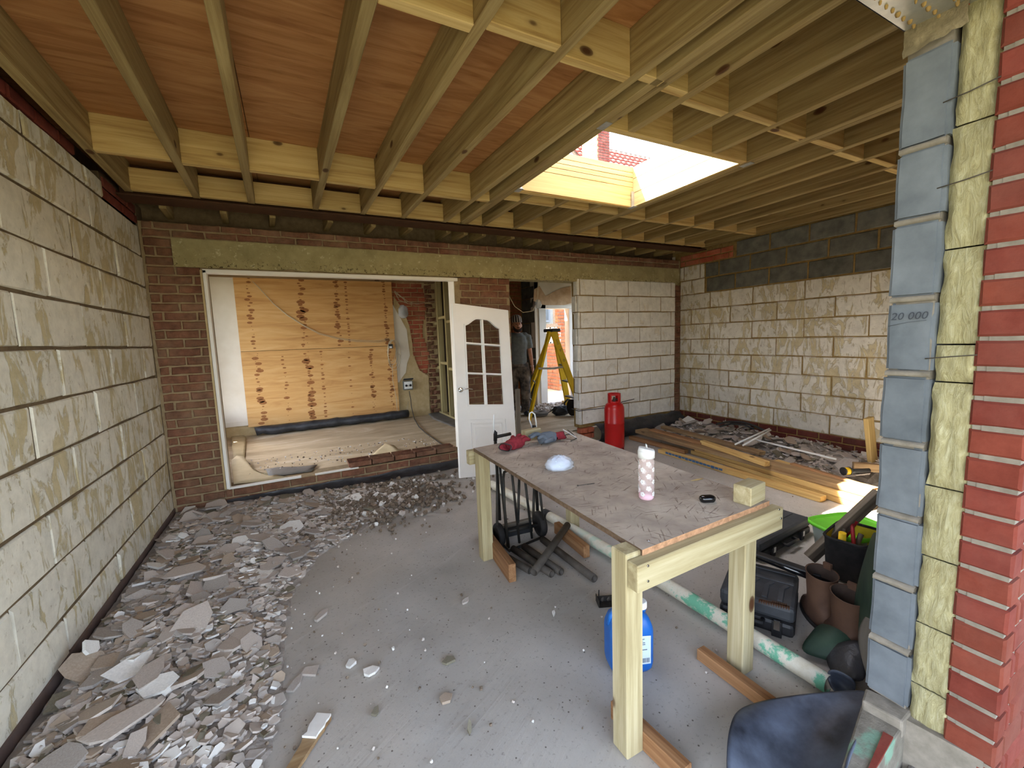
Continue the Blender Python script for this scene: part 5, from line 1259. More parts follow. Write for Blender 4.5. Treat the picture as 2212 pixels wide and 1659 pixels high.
# ------------------------------------------------------------------ stacked timber on the right
def brd(a, c, z0, w, h, mat, label, grp='loose timber boards on the floor', side=1):
    """a, c: photo points on the top near edge; the board extends to the right (+x)"""
    p_ = at(a[0], a[1], 'z', z0+h); q_ = at(c[0], c[1], 'z', z0+h); d = (q_-p_).normalized(); nn = Vector((-d.y, d.x, 0)); 
    if nn.x < 0: nn = -nn
    o = nn*w/2*side-Vector((0, 0, h/2))
    return timber('timber_board', p_+o, q_+o, w, h, mat, label=label, cat='board', group=grp)
bb = brd((1421, 970), (1772, 1074), .0, .085, .045, W_PINE, 'pale board with blue paint on its edge, nearest the workbench')
q0 = at(1438, 977, 'z', .036); q1 = at(1562, 1015, 'z', .034)
b = MB(); d = (q1-q0)
for i in range(16):
    t = i/16; s0 = q0+d*t; s1 = q0+d*(t+.055); hh = .014+.010*noise.noise((i*.9, 0, 0))
    b.add([s0+Vector((-.0035, 0, -hh)), s1+Vector((-.0035, 0, -hh)), s1+Vector((-.0035, 0, hh*.6)), s0+Vector((-.0035, 0, hh*.6))], [(0,1,2,3)])
bp = MB(); bp.v = b.v; bp.f = b.f; bp.mi = b.mi; bp.sm = b.sm
o = bp.build('blue_paint', plain('blue_paint', (52,84,120), (70,100,136), 30, .8)); o.parent = bb; 
o.matrix_parent_inverse = (Matrix.Translation(bb.location) @ bb.rotation_euler.to_matrix().to_4x4()).inverted()
brd((1358, 942), (1478, 973), .002, .07, .045, W_BROWN, 'short brown board tucked at the far left foot of the stack')
brd((1492, 972), (1850, 1088), .0, .10, .045, W_PINE, 'lowest pale board of the stack, seen below two others')
brd((1500, 966), (1862, 1078), .047, .11, .045, W_PINE, 'middle pale board of the stack with a knot by the sunlit end')
brd((1372, 928), (1885, 1066), .094, .19, .045, W_OLD, 'widest brown board on top of the stack, running its whole length')
brd((1402, 927), (1512, 957), .141, .09, .022, W_BROWN, 'short dark brown board lying on the wide board at its far end')
brd((1512, 951), (1652, 998), .141, .06, .045, W_PINE, 'pale yellow board lying on the wide board in mid stack')
brd((1427, 920), (1640, 977), .141, .09, .035, W_OLD, 'weathered board behind the pale yellow one on the stack')
brd((1665, 995), (1890, 1062), .10, .10, .03, W_PINE, 'pale board at the rear right of the stack')
brd((1706, 1000), (1888, 1055), .132, .045, .02, W_BROWN, 'narrow dark brown batten on the rear right boards')
# sun-catching glossy item and black torch beside the pillar
wcol = W_NOG
o = timber('tall_offcut', at(1886, 1008, 'z', .05)+Vector((0,0,.0)), at(1876, 902, 'y', at(1886, 1008, 'z', .05).y+.04), .11, .04, wcol, up=(0,1,0), label='yellow pine offcut standing on end beside the block pillar', cat='wood offcut')
o = timber('lying_offcut', at(1843, 1000, 'z', .16)+Vector((0,0,-.03)), at(1898, 1004, 'z', .16)+Vector((0,0,-.03)), .06, .07, W_OLD, label='brown offcut lying in front of the upright pine offcut', cat='wood offcut')
tp = at(1822, 1018, 'z', .15); e = empty('torch', tuple(tp), 'yellow and black hand torch on the rubble near the timber stack', 'torch')
b = MB(); b.tube([tp, tp+Vector((.05, -.02, 0))], [.032, .032], 14); b.build('head', M_YEL, e); b = MB(); b.tube([tp+Vector((.05, -.02, 0)), tp+Vector((.09, -.035, -.005)), tp+Vector((.25, -.08, -.015))], [.03, .02, .018], 12); b.build('barrel', M_BLK, e)
b = MB(); b.tube([tp+Vector((-.004, 0.002, 0)), tp+Vector((.006, -.002, 0))], .035, 14); b.tube([tp+Vector((.044, -.018, 0)), tp+Vector((.054, -.022, 0))], .035, 14); b.build('collar', M_BLK, e)

# ------------------------------------------------------------------ rubble
def shard(r, rng, thick):
    n = rng.choice((4, 5, 5, 6, 7)); b = MB(); pts = []
    st = rng.uniform(.55, 1.0)
    for k in range(n):
        an = 2*PI*(k+rng.uniform(-.28, .28))/n; rr = r*rng.uniform(.7, 1.1); pts.append((rr*math.cos(an), rr*st*math.sin(an)))
    jl = [(x+rng.uniform(-.06, .06)*r, y+rng.uniform(-.06, .06)*r) for x, y in pts]
    b.v = [Vector((x*.93, y*.93, -thick/2)) for x, y in jl]+[Vector((x, y, thick/2+rng.uniform(-.1, .1)*thick)) for x, y in pts]
    b.f = [list(range(n))[::-1], list(range(n, 2*n))]+[[k, (k+1) % n, n+(k+1) % n, n+k] for k in range(n)]; b.mi = [0]*(n+2); b.sm = [False]*(n+2)
    return b
srng = random.Random(21)
POOL = []
for i in range(40):
    s_ = shard(1.0, srng, .22); POOL.append(s_)
PM = {}
def shard_mesh(i, mi):
    if (i, mi) not in PM: PM[(i, mi)] = POOL[i].mesh('plaster_piece', SH[mi])
    return PM[(i, mi)]
def rotm(rng, tilt, lean=None):
    R = Matrix.Rotation(rng.uniform(0, 2*PI), 3, 'Z')
    ax = Vector((rng.uniform(-1, 1), rng.uniform(-1, 1), 0)).normalized()
    R = Matrix.Rotation(rng.uniform(0, tilt), 3, ax) @ R
    if lean is not None: R = lean @ R
    return R
def low(i, R, s, t):
    return min((R @ Vector((v.x*s, v.y*s, v.z*t))).z for v in POOL[i].v)
def pick(rng, w): 
    x = rng.random()*sum(w)
    for i, q in enumerate(w):
        x -= q
        if x < 0: return i
    return 0
def heap(name, hfun, sampler, nind, sizes, nst, ssize, label, group, seed, wts=(7, 5, 1.6, 1.2, 2), tilt=.45, lean=None, base=0.0, big_on_top=True):
    rng = random.Random(seed)
    lst = sorted([rng.triangular(*sizes) for _ in range(nind)])
    for r in lst:
        x, y = sampler(rng); i = rng.randrange(len(POOL)); mi = pick(rng, wts)
        t = rng.uniform(.009, .016)/.22; h = hfun(x, y); R = rotm(rng, tilt*(.4+.6*min(1, h/.05)), lean)
        zl = low(i, R, r, t)
        z = base+max(0, h*rng.uniform(.75, 1.08))-zl*.55
        z = max(z, base-zl+.001)
        sz_ = 'large' if r > sizes[1]*.68 else ('small' if r < sizes[0]*1.4 else 'medium')
        if 'left' in label: zn = 'by the left wall, near end' if y < 1.9 else ('by the left wall, halfway along' if y < 3.1 else 'at the far end by the brick wall')
        else: zn = 'by the right wall, far corner' if y > 3.5 else ('by the right wall, halfway along' if y > 2.6 else 'by the right wall, near end')
        inst('plaster_piece', shard_mesh(i, mi), (x, y, z), None, R, (r, r, t), label=sz_+' '+('tan', 'grey', 'white', 'dark', 'brown')[mi]+' plaster piece in the rubble '+zn, cat='rubble', group=group)
    b = MB(); 
    for _ in range(nst):
        x, y = sampler(rng); r = rng.triangular(*ssize); i = rng.randrange(len(POOL)); t = rng.uniform(.006, .012)/.22
        h = hfun(x, y); R = rotm(rng, tilt*1.3, lean); z = base+h*rng.uniform(.45, 1.0)+.003
        z = max(z, base-low(i, R, r, t))
        src = POOL[i]; b.add([Vector((x, y, z))+R @ Vector((v.x*r, v.y*r, v.z*t)) for v in src.v], src.f, pick(rng, wts))
    o = b.build(name, SH, None, label='mass of small broken plaster chips in the '+name.replace('_', ' '), cat='rubble', kind='stuff')
    return o
def edge_x(y):
    P_ = [(1.0, -.22), (1.5, -.20), (1.85, -.13), (2.2, -.15), (2.6, -.10), (3.0, .05), (3.3, .45), (3.6, .85), (4.0, .95), (4.25, .6), (4.4, .3)]
    for (a, xa), (c, xc) in zip(P_, P_[1:]):
        if a <= y <= c: return xa+(xc-xa)*(y-a)/(c-a)
    return P_[0][1] if y < 1 else P_[-1][1]
def hL(x, y):
    xe = edge_x(y); u = (x-XL)/(xe-XL)
    if u < 0 or u > 1: return 0
    core = max(0, 1-u)**.6*min(1, .45+u*3)
    sc_ = .10 if y < 3.1 else .10*max(.35, 1-(x+1)*.35)
    return sc_*core*(.8+.5*noise.noise((x*2.5, y*2.5, 0)))+.004
def sL(rng):
    while True:
        y = rng.uniform(1.05, 4.28); x = rng.uniform(XL+.07, 1.0); xe = edge_x(y)
        if x < xe and rng.random() < (1-(x-XL)/(xe-XL))**.55+.06 and not (y > 3.2 and x > -.1 and rng.random() < .45): return x, y
# dust mound under the chips
def mound(name, hfun, x0, x1, y0, y1, nx, ny, mat, parent=None, **kw):
    b = MB()
    for i in range(nx+1):
        for j in range(ny+1):
            x = x0+(x1-x0)*i/nx; y = y0+(y1-y0)*j/ny; h = hfun(x, y)
            b.v.append(Vector((x, y, -.012 if h <= 0 else h*.72+noise.noise((x*30, y*30, 0))*.006)))
    for i in range(nx):
        for j in range(ny): q = i*(ny+1)+j; b.f.append([q, q+ny+1, q+ny+2, q+1]); b.mi.append(0); b.sm.append(False)
    return b.build(name, mat, parent, **kw)
mound('rubble_dust', hL, XL+.02, 1.0, 1.0, 4.36, 70, 110, M_DUST, label='grey dust and grit under the broken plaster by the left wall', cat='rubble', kind='stuff')
leanL = Matrix.Rotation(.10, 3, 'Y')
heap('left_rubble_heap', hL, sL, 225, (.035, .12, .06), 9000, (.010, .045, .022), 'flat broken plaster piece in the rubble heap along the left wall', 'broken plaster pieces along the left wall', 5, lean=leanL)
# standout pieces in the left heap
def piece(px_, py_, z, r, mi, pi, label, rz=0, tilt=(0, 0), st=1.0, name='plaster_piece', th=.013):
    p_ = at(px_, py_, 'z', z); R = Matrix.Rotation(tilt[0], 3, 'X') @ Matrix.Rotation(tilt[1], 3, 'Y') @ Matrix.Rotation(rz, 3, 'Z')
    t = th/.22; zl = min((R @ Vector((v.x*r, v.y*r*st, v.z*t))).z for v in POOL[pi].v); p_.z = max(z, -zl+.001) if z < .02 else z
    inst('plaster_piece' if name is None else name, shard_mesh(pi, mi), p_, None, R, (r, r*st, t), label=label, cat='rubble')
piece(262, 1562, .10, .14, 0, 3, 'largest flat tan plaster slab in the near part of the left heap', .5, (0, .08), .7)
piece(345, 1478, .085, .075, 2, 5, 'white faced plaster piece in the middle of the left heap', .9, (.1, .1))
piece(405, 1232, .09, .12, 0, 8, 'wide grey-tan plaster slab near the left wall, halfway along the heap', .3, (0, .1), .8)
piece(322, 1455, .10, .10, 0, 11, 'tan slab beside the white faced piece in the left heap', 1.4, (.0, .15), .8)
piece(195, 1398, .14, .05, 2, 2, 'small cream piece leaning on the base of the left wall', .4, (.3, 1.2))
piece(692, 1333, .0, .055, 0, 4, 'triangular tan piece at the right edge of the left heap', .8, (0, .0), .6)
piece(800, 1454, .0, .036, 2, 9, 'round white chip alone on the open floor', .2)
piece(759, 1436, .0, .026, 2, 12, 'smaller white chip beside the round white one', .9)
piece(971, 1430, .0, .034, 3, 14, 'dark grey five sided chip on the open floor', .4)
piece(965, 1510, .0, .030, 4, 16, 'pinkish brown chip below the dark grey one on the open floor', .1)
piece(1006, 1302, .0, .030, 0, 18, 'narrow tan chip near the floor scratch', .5, (.2, 0), .5)
piece(1014, 1580, .0, .024, 3, 20, 'dark leaf-like chip near the front of the open floor', 1.2, (.4, 0), .6)
piece(812, 1543, .0, .022, 3, 22, 'small dark green chip left of the open floor', .8, (.2, .2))
piece(1196, 1329, .0, .018, 2, 24, 'small white chip near the blue jerry can', .8, (.1, 0), .6)
piece(640, 1480, .0, .06, 1, 26, 'pale blue-grey slab at the right side of the left heap', 1.0, (0, 0), .55)
piece(672, 1455, .0, .045, 0, 28, 'tan block-like piece left of the white chips', .2)
# long broken board with white plaster on it
q0 = at(700, 1545, 'z', .02); q1 = at(622, 1672, 'z', .02); d = (q1-q0); nn = Vector((-d.y, d.x, 0)).normalized()
bk = MB(); N = 14; L0 = []; L1 = []
for i in range(N+1):
    t = i/N; w0 = .028*(1-.35*t)+.008*noise.noise((i*.9, 1, 0)); w1 = .028*(1-.35*t)+.008*noise.noise((i*.9, 6, 0)); L0.append(q0+d*t+nn*w0); L1.append(q0+d*t-nn*w1)
bk.prism([v+Vector((0, 0, -.017)) for v in L0+L1[::-1]], (0,0,1), .016); pb_ = bk.build('broken_lath_board', W_OLD, label='long splintered board with white plaster still on its top, near front', cat='board')
bk = MB(); bk.prism([v+Vector((0, 0, .0)) for v in (L0[:7]+L1[:7][::-1])], (0,0,1), .009); bk.build('white_plaster_crust', SH[2], pb_)

# mortar crumbs in front of the sill
rng = random.Random(77); b = MB()
def crumb(b, x, y, z, r, rng, mi=0):
    vs = []
    R = rotm(rng, 3)
    for dz in (-.6, .6):
        for k in range(5):
            an = 2*PI*(k+rng.uniform(-.2, .2))/5; q = r*rng.uniform(.6, 1.05); vs.append(Vector((x, y, z))+R @ Vector((q*math.cos(an), q*math.sin(an), dz*r*rng.uniform(.7, 1.1))))
    lo = min(v.z for v in vs); dz = max(0, .0005-lo); vs = [v+Vector((0, 0, dz)) for v in vs]
    b.add(vs, [(4,3,2,1,0), (5,6,7,8,9)]+[(k, (k+1) % 5, 5+(k+1) % 5, 5+k) for k in range(5)], mi)
for _ in range(2600):
    t = rng.random(); cx, cy = .35, 3.75
    x = rng.gauss(cx+.05, .42); y = rng.gauss(cy, .24)
    if y > 4.27 or x < -.85: continue
    crumb(b, x, y, .003+.03*math.exp(-((x-cx)**2/.1+(y-cy)**2/.03))*rng.random(), rng.triangular(.004, .030, .009), rng, 0 if rng.random() < .8 else (1 if rng.random() < .6 else 2))
b.build('mortar_rubble', [M_CRUMB, SH[0], SH[2]], label='brown mortar crumbs and small stones in front of the brick sill', cat='rubble', kind='stuff')
# scattered grit over the open floor
b = MB()
for _ in range(1500):
    y = rng.uniform(.75, 4.2); x = rng.uniform(-.9, 4.6)
    w = math.exp(-max(0, x-edge_x(y))*1.6)
    if rng.random() > .12+w: continue
    crumb(b, x, y, .002, rng.triangular(.0015, .010, .003), rng, pick(rng, (4, 3, 3)))
b.build('floor_grit', [M_CRUMB, SH[0], SH[2]], label='fine grit and tiny chips scattered over the concrete floor', cat='rubble', kind='stuff')

# right-hand heap
def hR(x, y):
    xe = 4.28 + .22*max(0, (2.6-y)); 
    u = (x-xe)/(XR-xe)
    if u < 0 or y < 1.75 or y > 4.36: return 0
    return (.05+.14*min(1, u*2.0))*(.75+.5*noise.noise((x*2.5, y*2.5, 9)))*min(1, (4.5-y)*2)
def sR(rng):
    while True:
        y = rng.uniform(1.8, 4.3); x = rng.uniform(4.25, XR-.07)
        if hR(x, y) > 0.01: return x, y
mound('rubble_dust', hR, 4.2, XR, 1.7, 4.36, 30, 70, M_DUST, label='grey dust and grit under the broken plaster by the right wall', cat='rubble', kind='stuff')
heap('right_rubble_heap', hR, sR, 75, (.05, .15, .08), 1500, (.012, .045, .022), 'flat broken plaster piece in the rubble heap along the right wall', 'broken plaster pieces along the right wall', 9, (7, 3, 1, 1, 2), .6)
q = [at(1566, 912, 'y', 3.62), at(1592, 908, 'y', 3.62), at(1583, 882, 'y', 3.72), at(1577, 879, 'y', 3.72), at(1572, 885, 'y', 3.72)]
b = MB(); b.prism(q, (.6, .8, 0), .016); b.build('plaster_piece', SH[0], label='tall tan trapezoid plaster piece standing against the right wall', cat='rubble')
q = [at(1697, 925, 'y', 2.75), at(1728, 950, 'y', 2.75), at(1700, 944, 'y', 2.75)]
q = [at(1696, 945, 'y', 2.9), at(1722, 950, 'y', 2.9), at(1716, 935, 'y', 2.93), at(1699, 920, 'y', 2.96)]
b = MB(); b.prism(q, (.3, .9, 0), .014); b.build('plaster_piece', SH[0], label='pointed plaster piece standing upright in the middle of the right heap', cat='rubble')
for k, (a, c, za, zc, lab) in enumerate((((1588, 960), (1662, 926), .20, .30, 'white plastic conduit crossing the right heap, leftmost'), ((1605, 962), (1665, 929), .20, .30, 'second white conduit beside the leftmost one'), ((1632, 950), (1806, 992), .22, .20, 'longest white conduit lying along the right heap'))):
    b = MB(); b.tube([at(*a, 'z', za), at(*c, 'z', zc)], .009, 8); b.build('plastic_conduit', M_WHITE, label=lab, cat='pipe')
b = MB(); b.tube([at(x, y, 'z', .26) for x, y in ((1548, 916), (1575, 911), (1605, 912), (1630, 920), (1655, 932))], .014, 8); b.tube([at(x, y, 'z', .24) for x, y in ((1556, 921), (1580, 915), (1608, 918), (1628, 926))], .012, 8); b.build('black_hose', M_BLK, label='black hose curving over the right rubble heap', cat='hose')

# ------------------------------------------------------------------ things in the rear room
def Y(x, y, v=YR-.02): return at(x, y, 'y', v)
b = MB(); pts = [(545,607),(560,622),(590,655),(620,680),(655,702),(690,720),(730,730),(770,735),(820,736),(842,730)]
for o_ in (0, 4): b.tube([Y(x, y+o_*(i/10), YR-.085) for i, (x, y) in enumerate(pts)], .004, 6)
b.build('slung_cable', M_CABLE, label='thin beige cable slung across the plywood boarding', cat='cable')
jb = empty('cable_coil', tuple(Y(845, 755, YR-.10)), 'coil of beige cable with a junction hanging at the right edge of the boarding', 'cable')
b = MB()
for k in range(4):
    cx, cy, rx, ry = 846+k*2, 758+k*3, 9+k*1.5, 24+k*3
    b.tube([Y(cx+rx*math.cos(a/14*2*PI), cy+ry*math.sin(a/14*2*PI), YR-.10-.006*k) for a in range(15)], .004, 6)
b.tube([Y(x, y, YR-.09) for x, y in ((848,785),(848,820),(856,860),(858,885),(866,900),(878,892),(882,868))], .004, 6); b.build('cable', M_CABLE, jb)
b = MB(); b.box(Y(844, 748, YR-.12), (.06, .04, .07)); b.build('junction', M_BLK, jb); b = MB(); b.box(Y(844, 750, YR-.142), (.04, .006, .03)); b.build('white_tag', M_WHITE, jb)
b = MB()
for pts in ([(852,628),(866,640),(882,652),(900,657),(925,653),(950,650)], [(852,630),(862,648),(876,654),(896,660)], [(853,632),(870,644),(880,656),(905,655)]): b.tube([Y(x, y, YR-.09) for x, y in pts], .005, 6)
b.build('loose_cables', M_CABLE, label='bundle of loose beige cables above the exposed brick', cat='cable')
sp = Y(871, 674, YR-.10); e = empty('wrapped_fitting', tuple(sp), 'round fitting wrapped in clear plastic hanging above the socket', 'light fitting')
blob(sp+Vector((0, 0, -.10)), .08, .05, .11, 3, .2, 20, 14, .9).build('plastic_wrap', M_FILM, e); blob(sp+Vector((0, 0, -.06)), .06, .04, .05, 6, .25, 18, 12, .9).build('fitting', M_DPMD, e)
so = empty('twin_socket', tuple(Y(881, 830, YR-.06)), 'grey outdoor twin socket box with its lid open on the bare wall', 'socket')
a_, c_ = Y(872, 843, YR-.06), Y(891, 822, YR-.06); b = MB(); b.span((a_.x, YR-.07, a_.z), (c_.x, YR-.01, c_.z)); b.build('box', plain('grey_socket', (96,100,96), (116,120,116), 8, .6), so, bevel=.006)
b = MB(); b.span((a_.x+.012, YR-.076, a_.z+.02), (c_.x-.012, YR-.069, c_.z-.012)); b.build('face_plate', M_DPMD if 0 else M_WHITE, so)
b = MB(); b.beam((a_.x, YR-.10, c_.z+.03), (c_.x, YR-.10, c_.z+.03), .07, .01, up=(0, .4, 1)); b.build('open_lid', M_BLKD, so)
for t in (.28, .72):
    b = MB(); b.lathe([(0, .02), (.017, .02), (.02, 0)], 14, Vector((a_.x+(c_.x-a_.x)*t, YR-.076, (a_.z+c_.z)/2)), R=Matrix.Rotation(PI/2, 3, 'X')); b.build('plug', M_BLK, so)
b = MB(); b.tube([Y(884, 845, YR-.08), Y(887, 862, YR-.09), at(889, 880, 'y', YR-.1)]+[at(x, y, 'z', ZR+.01) for x, y in ((895, 905), (905, 922), (920, 936), (935, 946), (950, 957), (962, 964))], .006, 6); b.build('extension_lead', M_CABG, label='dark extension lead running from the socket across the rear floor', cat='cable')
# membranes and lining paper on the rear floor
def flat(name, pl, mat, label, cat, z=ZR+.006, lift=None, th=.003):
    pts_ = [at(x, y, 'z', z) for x, y in pl]; c = sum(pts_, Vector())/len(pts_); b = MB()
    n_ = len(pts_); rings = [1, .72, .4]; o_ = 0
    for s_ in rings:
        for k, p_ in enumerate(pts_):
            v = c+(p_-c)*s_; b.v.append(v+Vector((0, 0, (lift[k] if lift else 0)*s_+noise.noise(v*9)*.008*s_+(.004 if s_ < 1 else 0))))
    b.v.append(c+Vector((0, 0, .006)))
    for i in range(2):
        for k in range(n_): b.f.append([i*n_+k, i*n_+(k+1) % n_, (i+1)*n_+(k+1) % n_, (i+1)*n_+k]); b.mi.append(0); b.sm.append(True)
    for k in range(n_): b.f.append([2*n_+k, 2*n_+(k+1) % n_, 3*n_]); b.mi.append(0); b.sm.append(True)
    o = b.build(name, mat, label=label, cat=cat); s_ = o.modifiers.new('t', 'SOLIDIFY'); s_.thickness = th; return o
flat('membrane_offcut', [(574,1013),(600,1008),(650,1007),(686,1003),(672,1018),(640,1022),(600,1028),(580,1028)], M_DPMD, 'grey membrane offcut lying on the rear floor behind the sill', 'membrane', ZR+.012)
flat('lining_paper', [(500,1000),(512,995),(526,994),(545,1012),(575,1027),(620,1030),(600,1036),(560,1040),(505,1046)], M_SHEET, 'brown lining paper curling up at the left end of the sill', 'paper', ZR+.01, [.03,.06,.05,.0,.0,0,0,0,0])
flat('lining_paper', [(500,925),(520,935),(532,945),(528,990),(505,992),(500,960)], M_SHEET, 'brown lining paper lying flat against the left jamb in the rear room', 'paper', ZR+.01)
flat('lining_paper', [(792,996),(812,978),(832,966),(852,970),(875,984),(850,992),(820,1000)], M_SHEET, 'brown paper flap raised behind the middle of the sill', 'paper', ZR+.01, [0,.02,.05,.05,.0,0,0])
flat('membrane_offcut', [(918,886),(935,882),(960,895),(990,905),(990,925),(960,915),(935,905)], M_DPMD, 'grey membrane laid along the foot of the stud partition', 'membrane', ZR+.012)
fr_ = random.Random(8); b = MB()
for _ in range(260): crumb(b, fr_.uniform(-.5, 1.5), fr_.uniform(YB+.3, YB+1.0), ZR+.012, fr_.triangular(.002, .014, .004), fr_, pick(fr_, (4, 3, 2)))
for _ in range(900): crumb(b, fr_.uniform(2.5, 4.7), fr_.uniform(5.9, 6.35), ZR+.02+fr_.random()*.04, fr_.triangular(.008, .05, .02), fr_, pick(fr_, (3, 4, 2)))
b.build('rear_floor_debris', [M_CRUMB, SH[0], SH[2]], label='rubble and chips on the floors of the rear rooms', cat='rubble', kind='stuff')

# ------------------------------------------------------------------ stepladder
la = empty('stepladder', (3.6, 5.5, ZR), 'yellow stepladder with a black top standing in the rear doorway', 'ladder')
top = at(1196, 712, 'y', 5.45); ft1 = at(1143, 908, 'z', ZR); ft2 = at(1129, 884, 'z', ZR)
t1_ = at(1186, 716, 'y', 5.38); t2_ = at(1190, 716, 'y', 5.60)
dirw = Vector((1, 0, 0))
for f_, t_ in ((ft1, t1_), (ft2, t2_)):
    b = MB(); b.beam(f_, t_, .06, .034, up=(1, 0, .3)); rl_ = b.build('rear_rail', M_YEL, la, bevel=.002)
    b = MB(); b.beam(f_, f_.lerp(t_, .03), .056, .03, up=(1, 0, .3)); b.build('rubber_foot', M_DPMD, rl_)
r1 = Vector((4.03, 5.36, ZR)); r2 = Vector((4.06, 5.78, ZR)); s1 = t1_+Vector((.07, 0, 0)); s2 = t2_+Vector((.07, 0, 0))
for f_, t_ in ((r1, s1), (r2, s2)):
    b = MB(); b.beam(f_, t_, .03, .10, up=(1, 0, .3)); b.build('front_rail', M_YEL, la, bevel=.002)
for k in range(1, 5): 
    a_ = r1.lerp(s1, k/5); c_ = r2.lerp(s2, k/5); b = MB(); b.beam(a_, c_, .08, .02); b.build('tread', M_DPMD, la, bevel=.002)
for k in range(1, 5):
    a_ = ft1.lerp(t1_, k/5); c_ = ft2.lerp(t2_, k/5); b = MB(); b.tube([a_, c_], .012, 8); b.build('cross_brace', M_GALV, la)
mt = (t1_+t2_+s1+s2)/4; b = MB(); b.span((mt.x-.075, mt.y-.13, mt.z-.01), (mt.x+.075, mt.y+.13, mt.z+.04)); b.build('top_cap', M_BLKD, la, bevel=.012)
b = MB(); z = .87
for y_ in (5.37, 5.70): 
    a_ = at(1163, 796, 'y', y_); b.beam(a_, Vector((a_.x+.28, y_, a_.z-.015)), .012, .03); b.beam(Vector((a_.x+.28, y_, a_.z-.015)), Vector((a_.x+.55, y_, a_.z+.005)), .012, .03)
b.build('spreader', M_GALV, la)
a_ = r1.lerp(s1, .80); c_ = r1.lerp(s1, .62); b = MB()
for t0, t1q, mi in ((.93, .83, 0), (.81, .74, 0), (.71, .62, 0)):
    p0_, p1_ = r1.lerp(s1, t0), r1.lerp(s1, t1q); up = Vector((1, 0, .3)); dd = (p1_-p0_).normalized(); sd = dd.cross(Vector((0, 1, 0))).normalized()*.026
    b.add([p0_+sd+Vector((0, -.013, 0)), p0_-sd+Vector((0, -.013, 0)), p1_-sd+Vector((0, -.013, 0)), p1_+sd+Vector((0, -.013, 0))], [(0,1,2,3)])
lbl = b.build('warning_label', M_WHITE, la)
b = MB(); cc = r1.lerp(s1, .665); dd = (s1-r1).normalized(); sd = dd.cross(Vector((0, 1, 0))).normalized()
for k in range(8):
    a0, a1 = 2*PI*k/8+.3, 2*PI*(k+.75)/8+.3
    b.beam(cc+dd*.016*math.cos(a0)+sd*.016*math.sin(a0)+Vector((0, -.0145, 0)), cc+dd*.016*math.cos(a1)+sd*.016*math.sin(a1)+Vector((0, -.0145, 0)), .008, .002, up=(0, -1, 0.01))
for t_, w in ((.90, .03), (.885, .036), (.87, .03), (.855, .034), (.79, .03), (.775, .03)):
    p0_ = r1.lerp(s1, t_); b.beam(p0_+sd*w/2+Vector((0, -.0145, 0)), p0_-sd*w/2+Vector((0, -.0145, 0)), .006, .002, up=(0, -1, .01))
b.build('label_print', M_INK, lbl, kind='stuff')

# floor tools in the rear doorway
p = at(1165, 893, 'z', ZR+.03); rl2 = empty('cable_reel', (p.x, p.y, ZR), 'round grey drum lying flat in the rear doorway', 'reel')
b = MB(); b.lathe([(0, 0), (.13, 0), (.14, .01), (.14, .05), (.12, .062), (.05, .055), (.045, .04), (0, .04)], 32, (p.x, p.y, ZR+.003)); b.build('drum', M_DPMD, rl2)
b = MB(); b.lathe([(.13, .02), (.145, .025), (.145, .035), (.13, .04)], 32, (p.x, p.y, ZR+.003)); b.build('rim', M_BLKD, rl2)
p = at(1212, 892, 'z', ZR+.03); vt = empty('floor_tool', (p.x, p.y, ZR), 'black power tool with a loop handle on the floor in the rear doorway', 'power tool')
o = blob((p.x, p.y, ZR+.002), .16, .07, .08, 4, .3, 24, 16, .8).build('motor_body', M_BLK, vt); b = MB(); q_ = at(1226, 880, 'z', ZR+.08)
b.tube([q_+Vector((-.06, 0, -.02)), q_+Vector((-.06, 0, .08)), q_+Vector((.0, 0, .13)), q_+Vector((.09, 0, .11)), q_+Vector((.09, 0, .0))], .016, 8); b.build('loop_handle', M_BLK, vt)
b = MB(); b.tube([at(1182, 893, 'z', ZR+.03), at(1200, 882, 'z', ZR+.10), at(1212, 874, 'z', ZR+.12), at(1220, 872, 'z', ZR+.12)], .006, 6); b.build('power_lead', M_BLK, vt)
p = at(1237, 885, 'z', ZR+.1); b = MB(); b.lathe([(.11, -.03), (.13, -.025), (.13, .025), (.11, .03)], 24, (p.x, p.y, ZR+.135), R=Matrix.Rotation(PI/2, 3, 'Y')); b.build('rubber_wheel', M_RUBBER, label='black rubber wheel standing at the end of the white block wall', cat='wheel')
timber('floor_plank', at(1215, 868, 'z', ZR+.1), at(1260, 866, 'z', ZR+.1), .12, .03, W_NOG, label='pale plank on the rubble behind the black power tool', cat='board')
b = MB(); b.tube([Q(1100, 640, 4.75), Q(1112, 662, 4.75), Q(1130, 675, 4.75), Q(1150, 672, 4.75), Q(1160, 655, 4.75), Q(1162, 635, 4.75), Q(1162, 600, 4.75)], .004, 6)
b.tube([Q(1162, 600, 4.75), Q(1162, 575, 4.75)], .004, 6)
hc = b.build('hanging_cable', M_CABLE, label='thin white cable looping across the top of the rear doorway', cat='cable')
sp = Q(1163, 663, 4.75); e = empty('wrapped_lamp_holder', tuple(sp), 'small fitting in clear plastic hanging in the rear doorway', 'light fitting')
blob(sp+Vector((0, 0, -.02)), .045, .04, .06, 3, .2, 18, 12, .9).build('plastic_wrap', M_FILM, e); blob(sp+Vector((0, 0, -.0)), .03, .03, .035, 6, .25, 14, 10, .9).build('fitting', M_DPMD, e)
b = MB(); b.tube([Q(1235, 883, 4.36), Q(1250, 888, 4.36), Q(1280, 884, 4.36), Q(1315, 880, 4.36), Q(1345, 868, 4.36), Q(1370, 862, 4.37)], .005, 6); b.build('wall_lead', M_CABG, label='dark lead running along the foot of the white block wall', cat='cable')

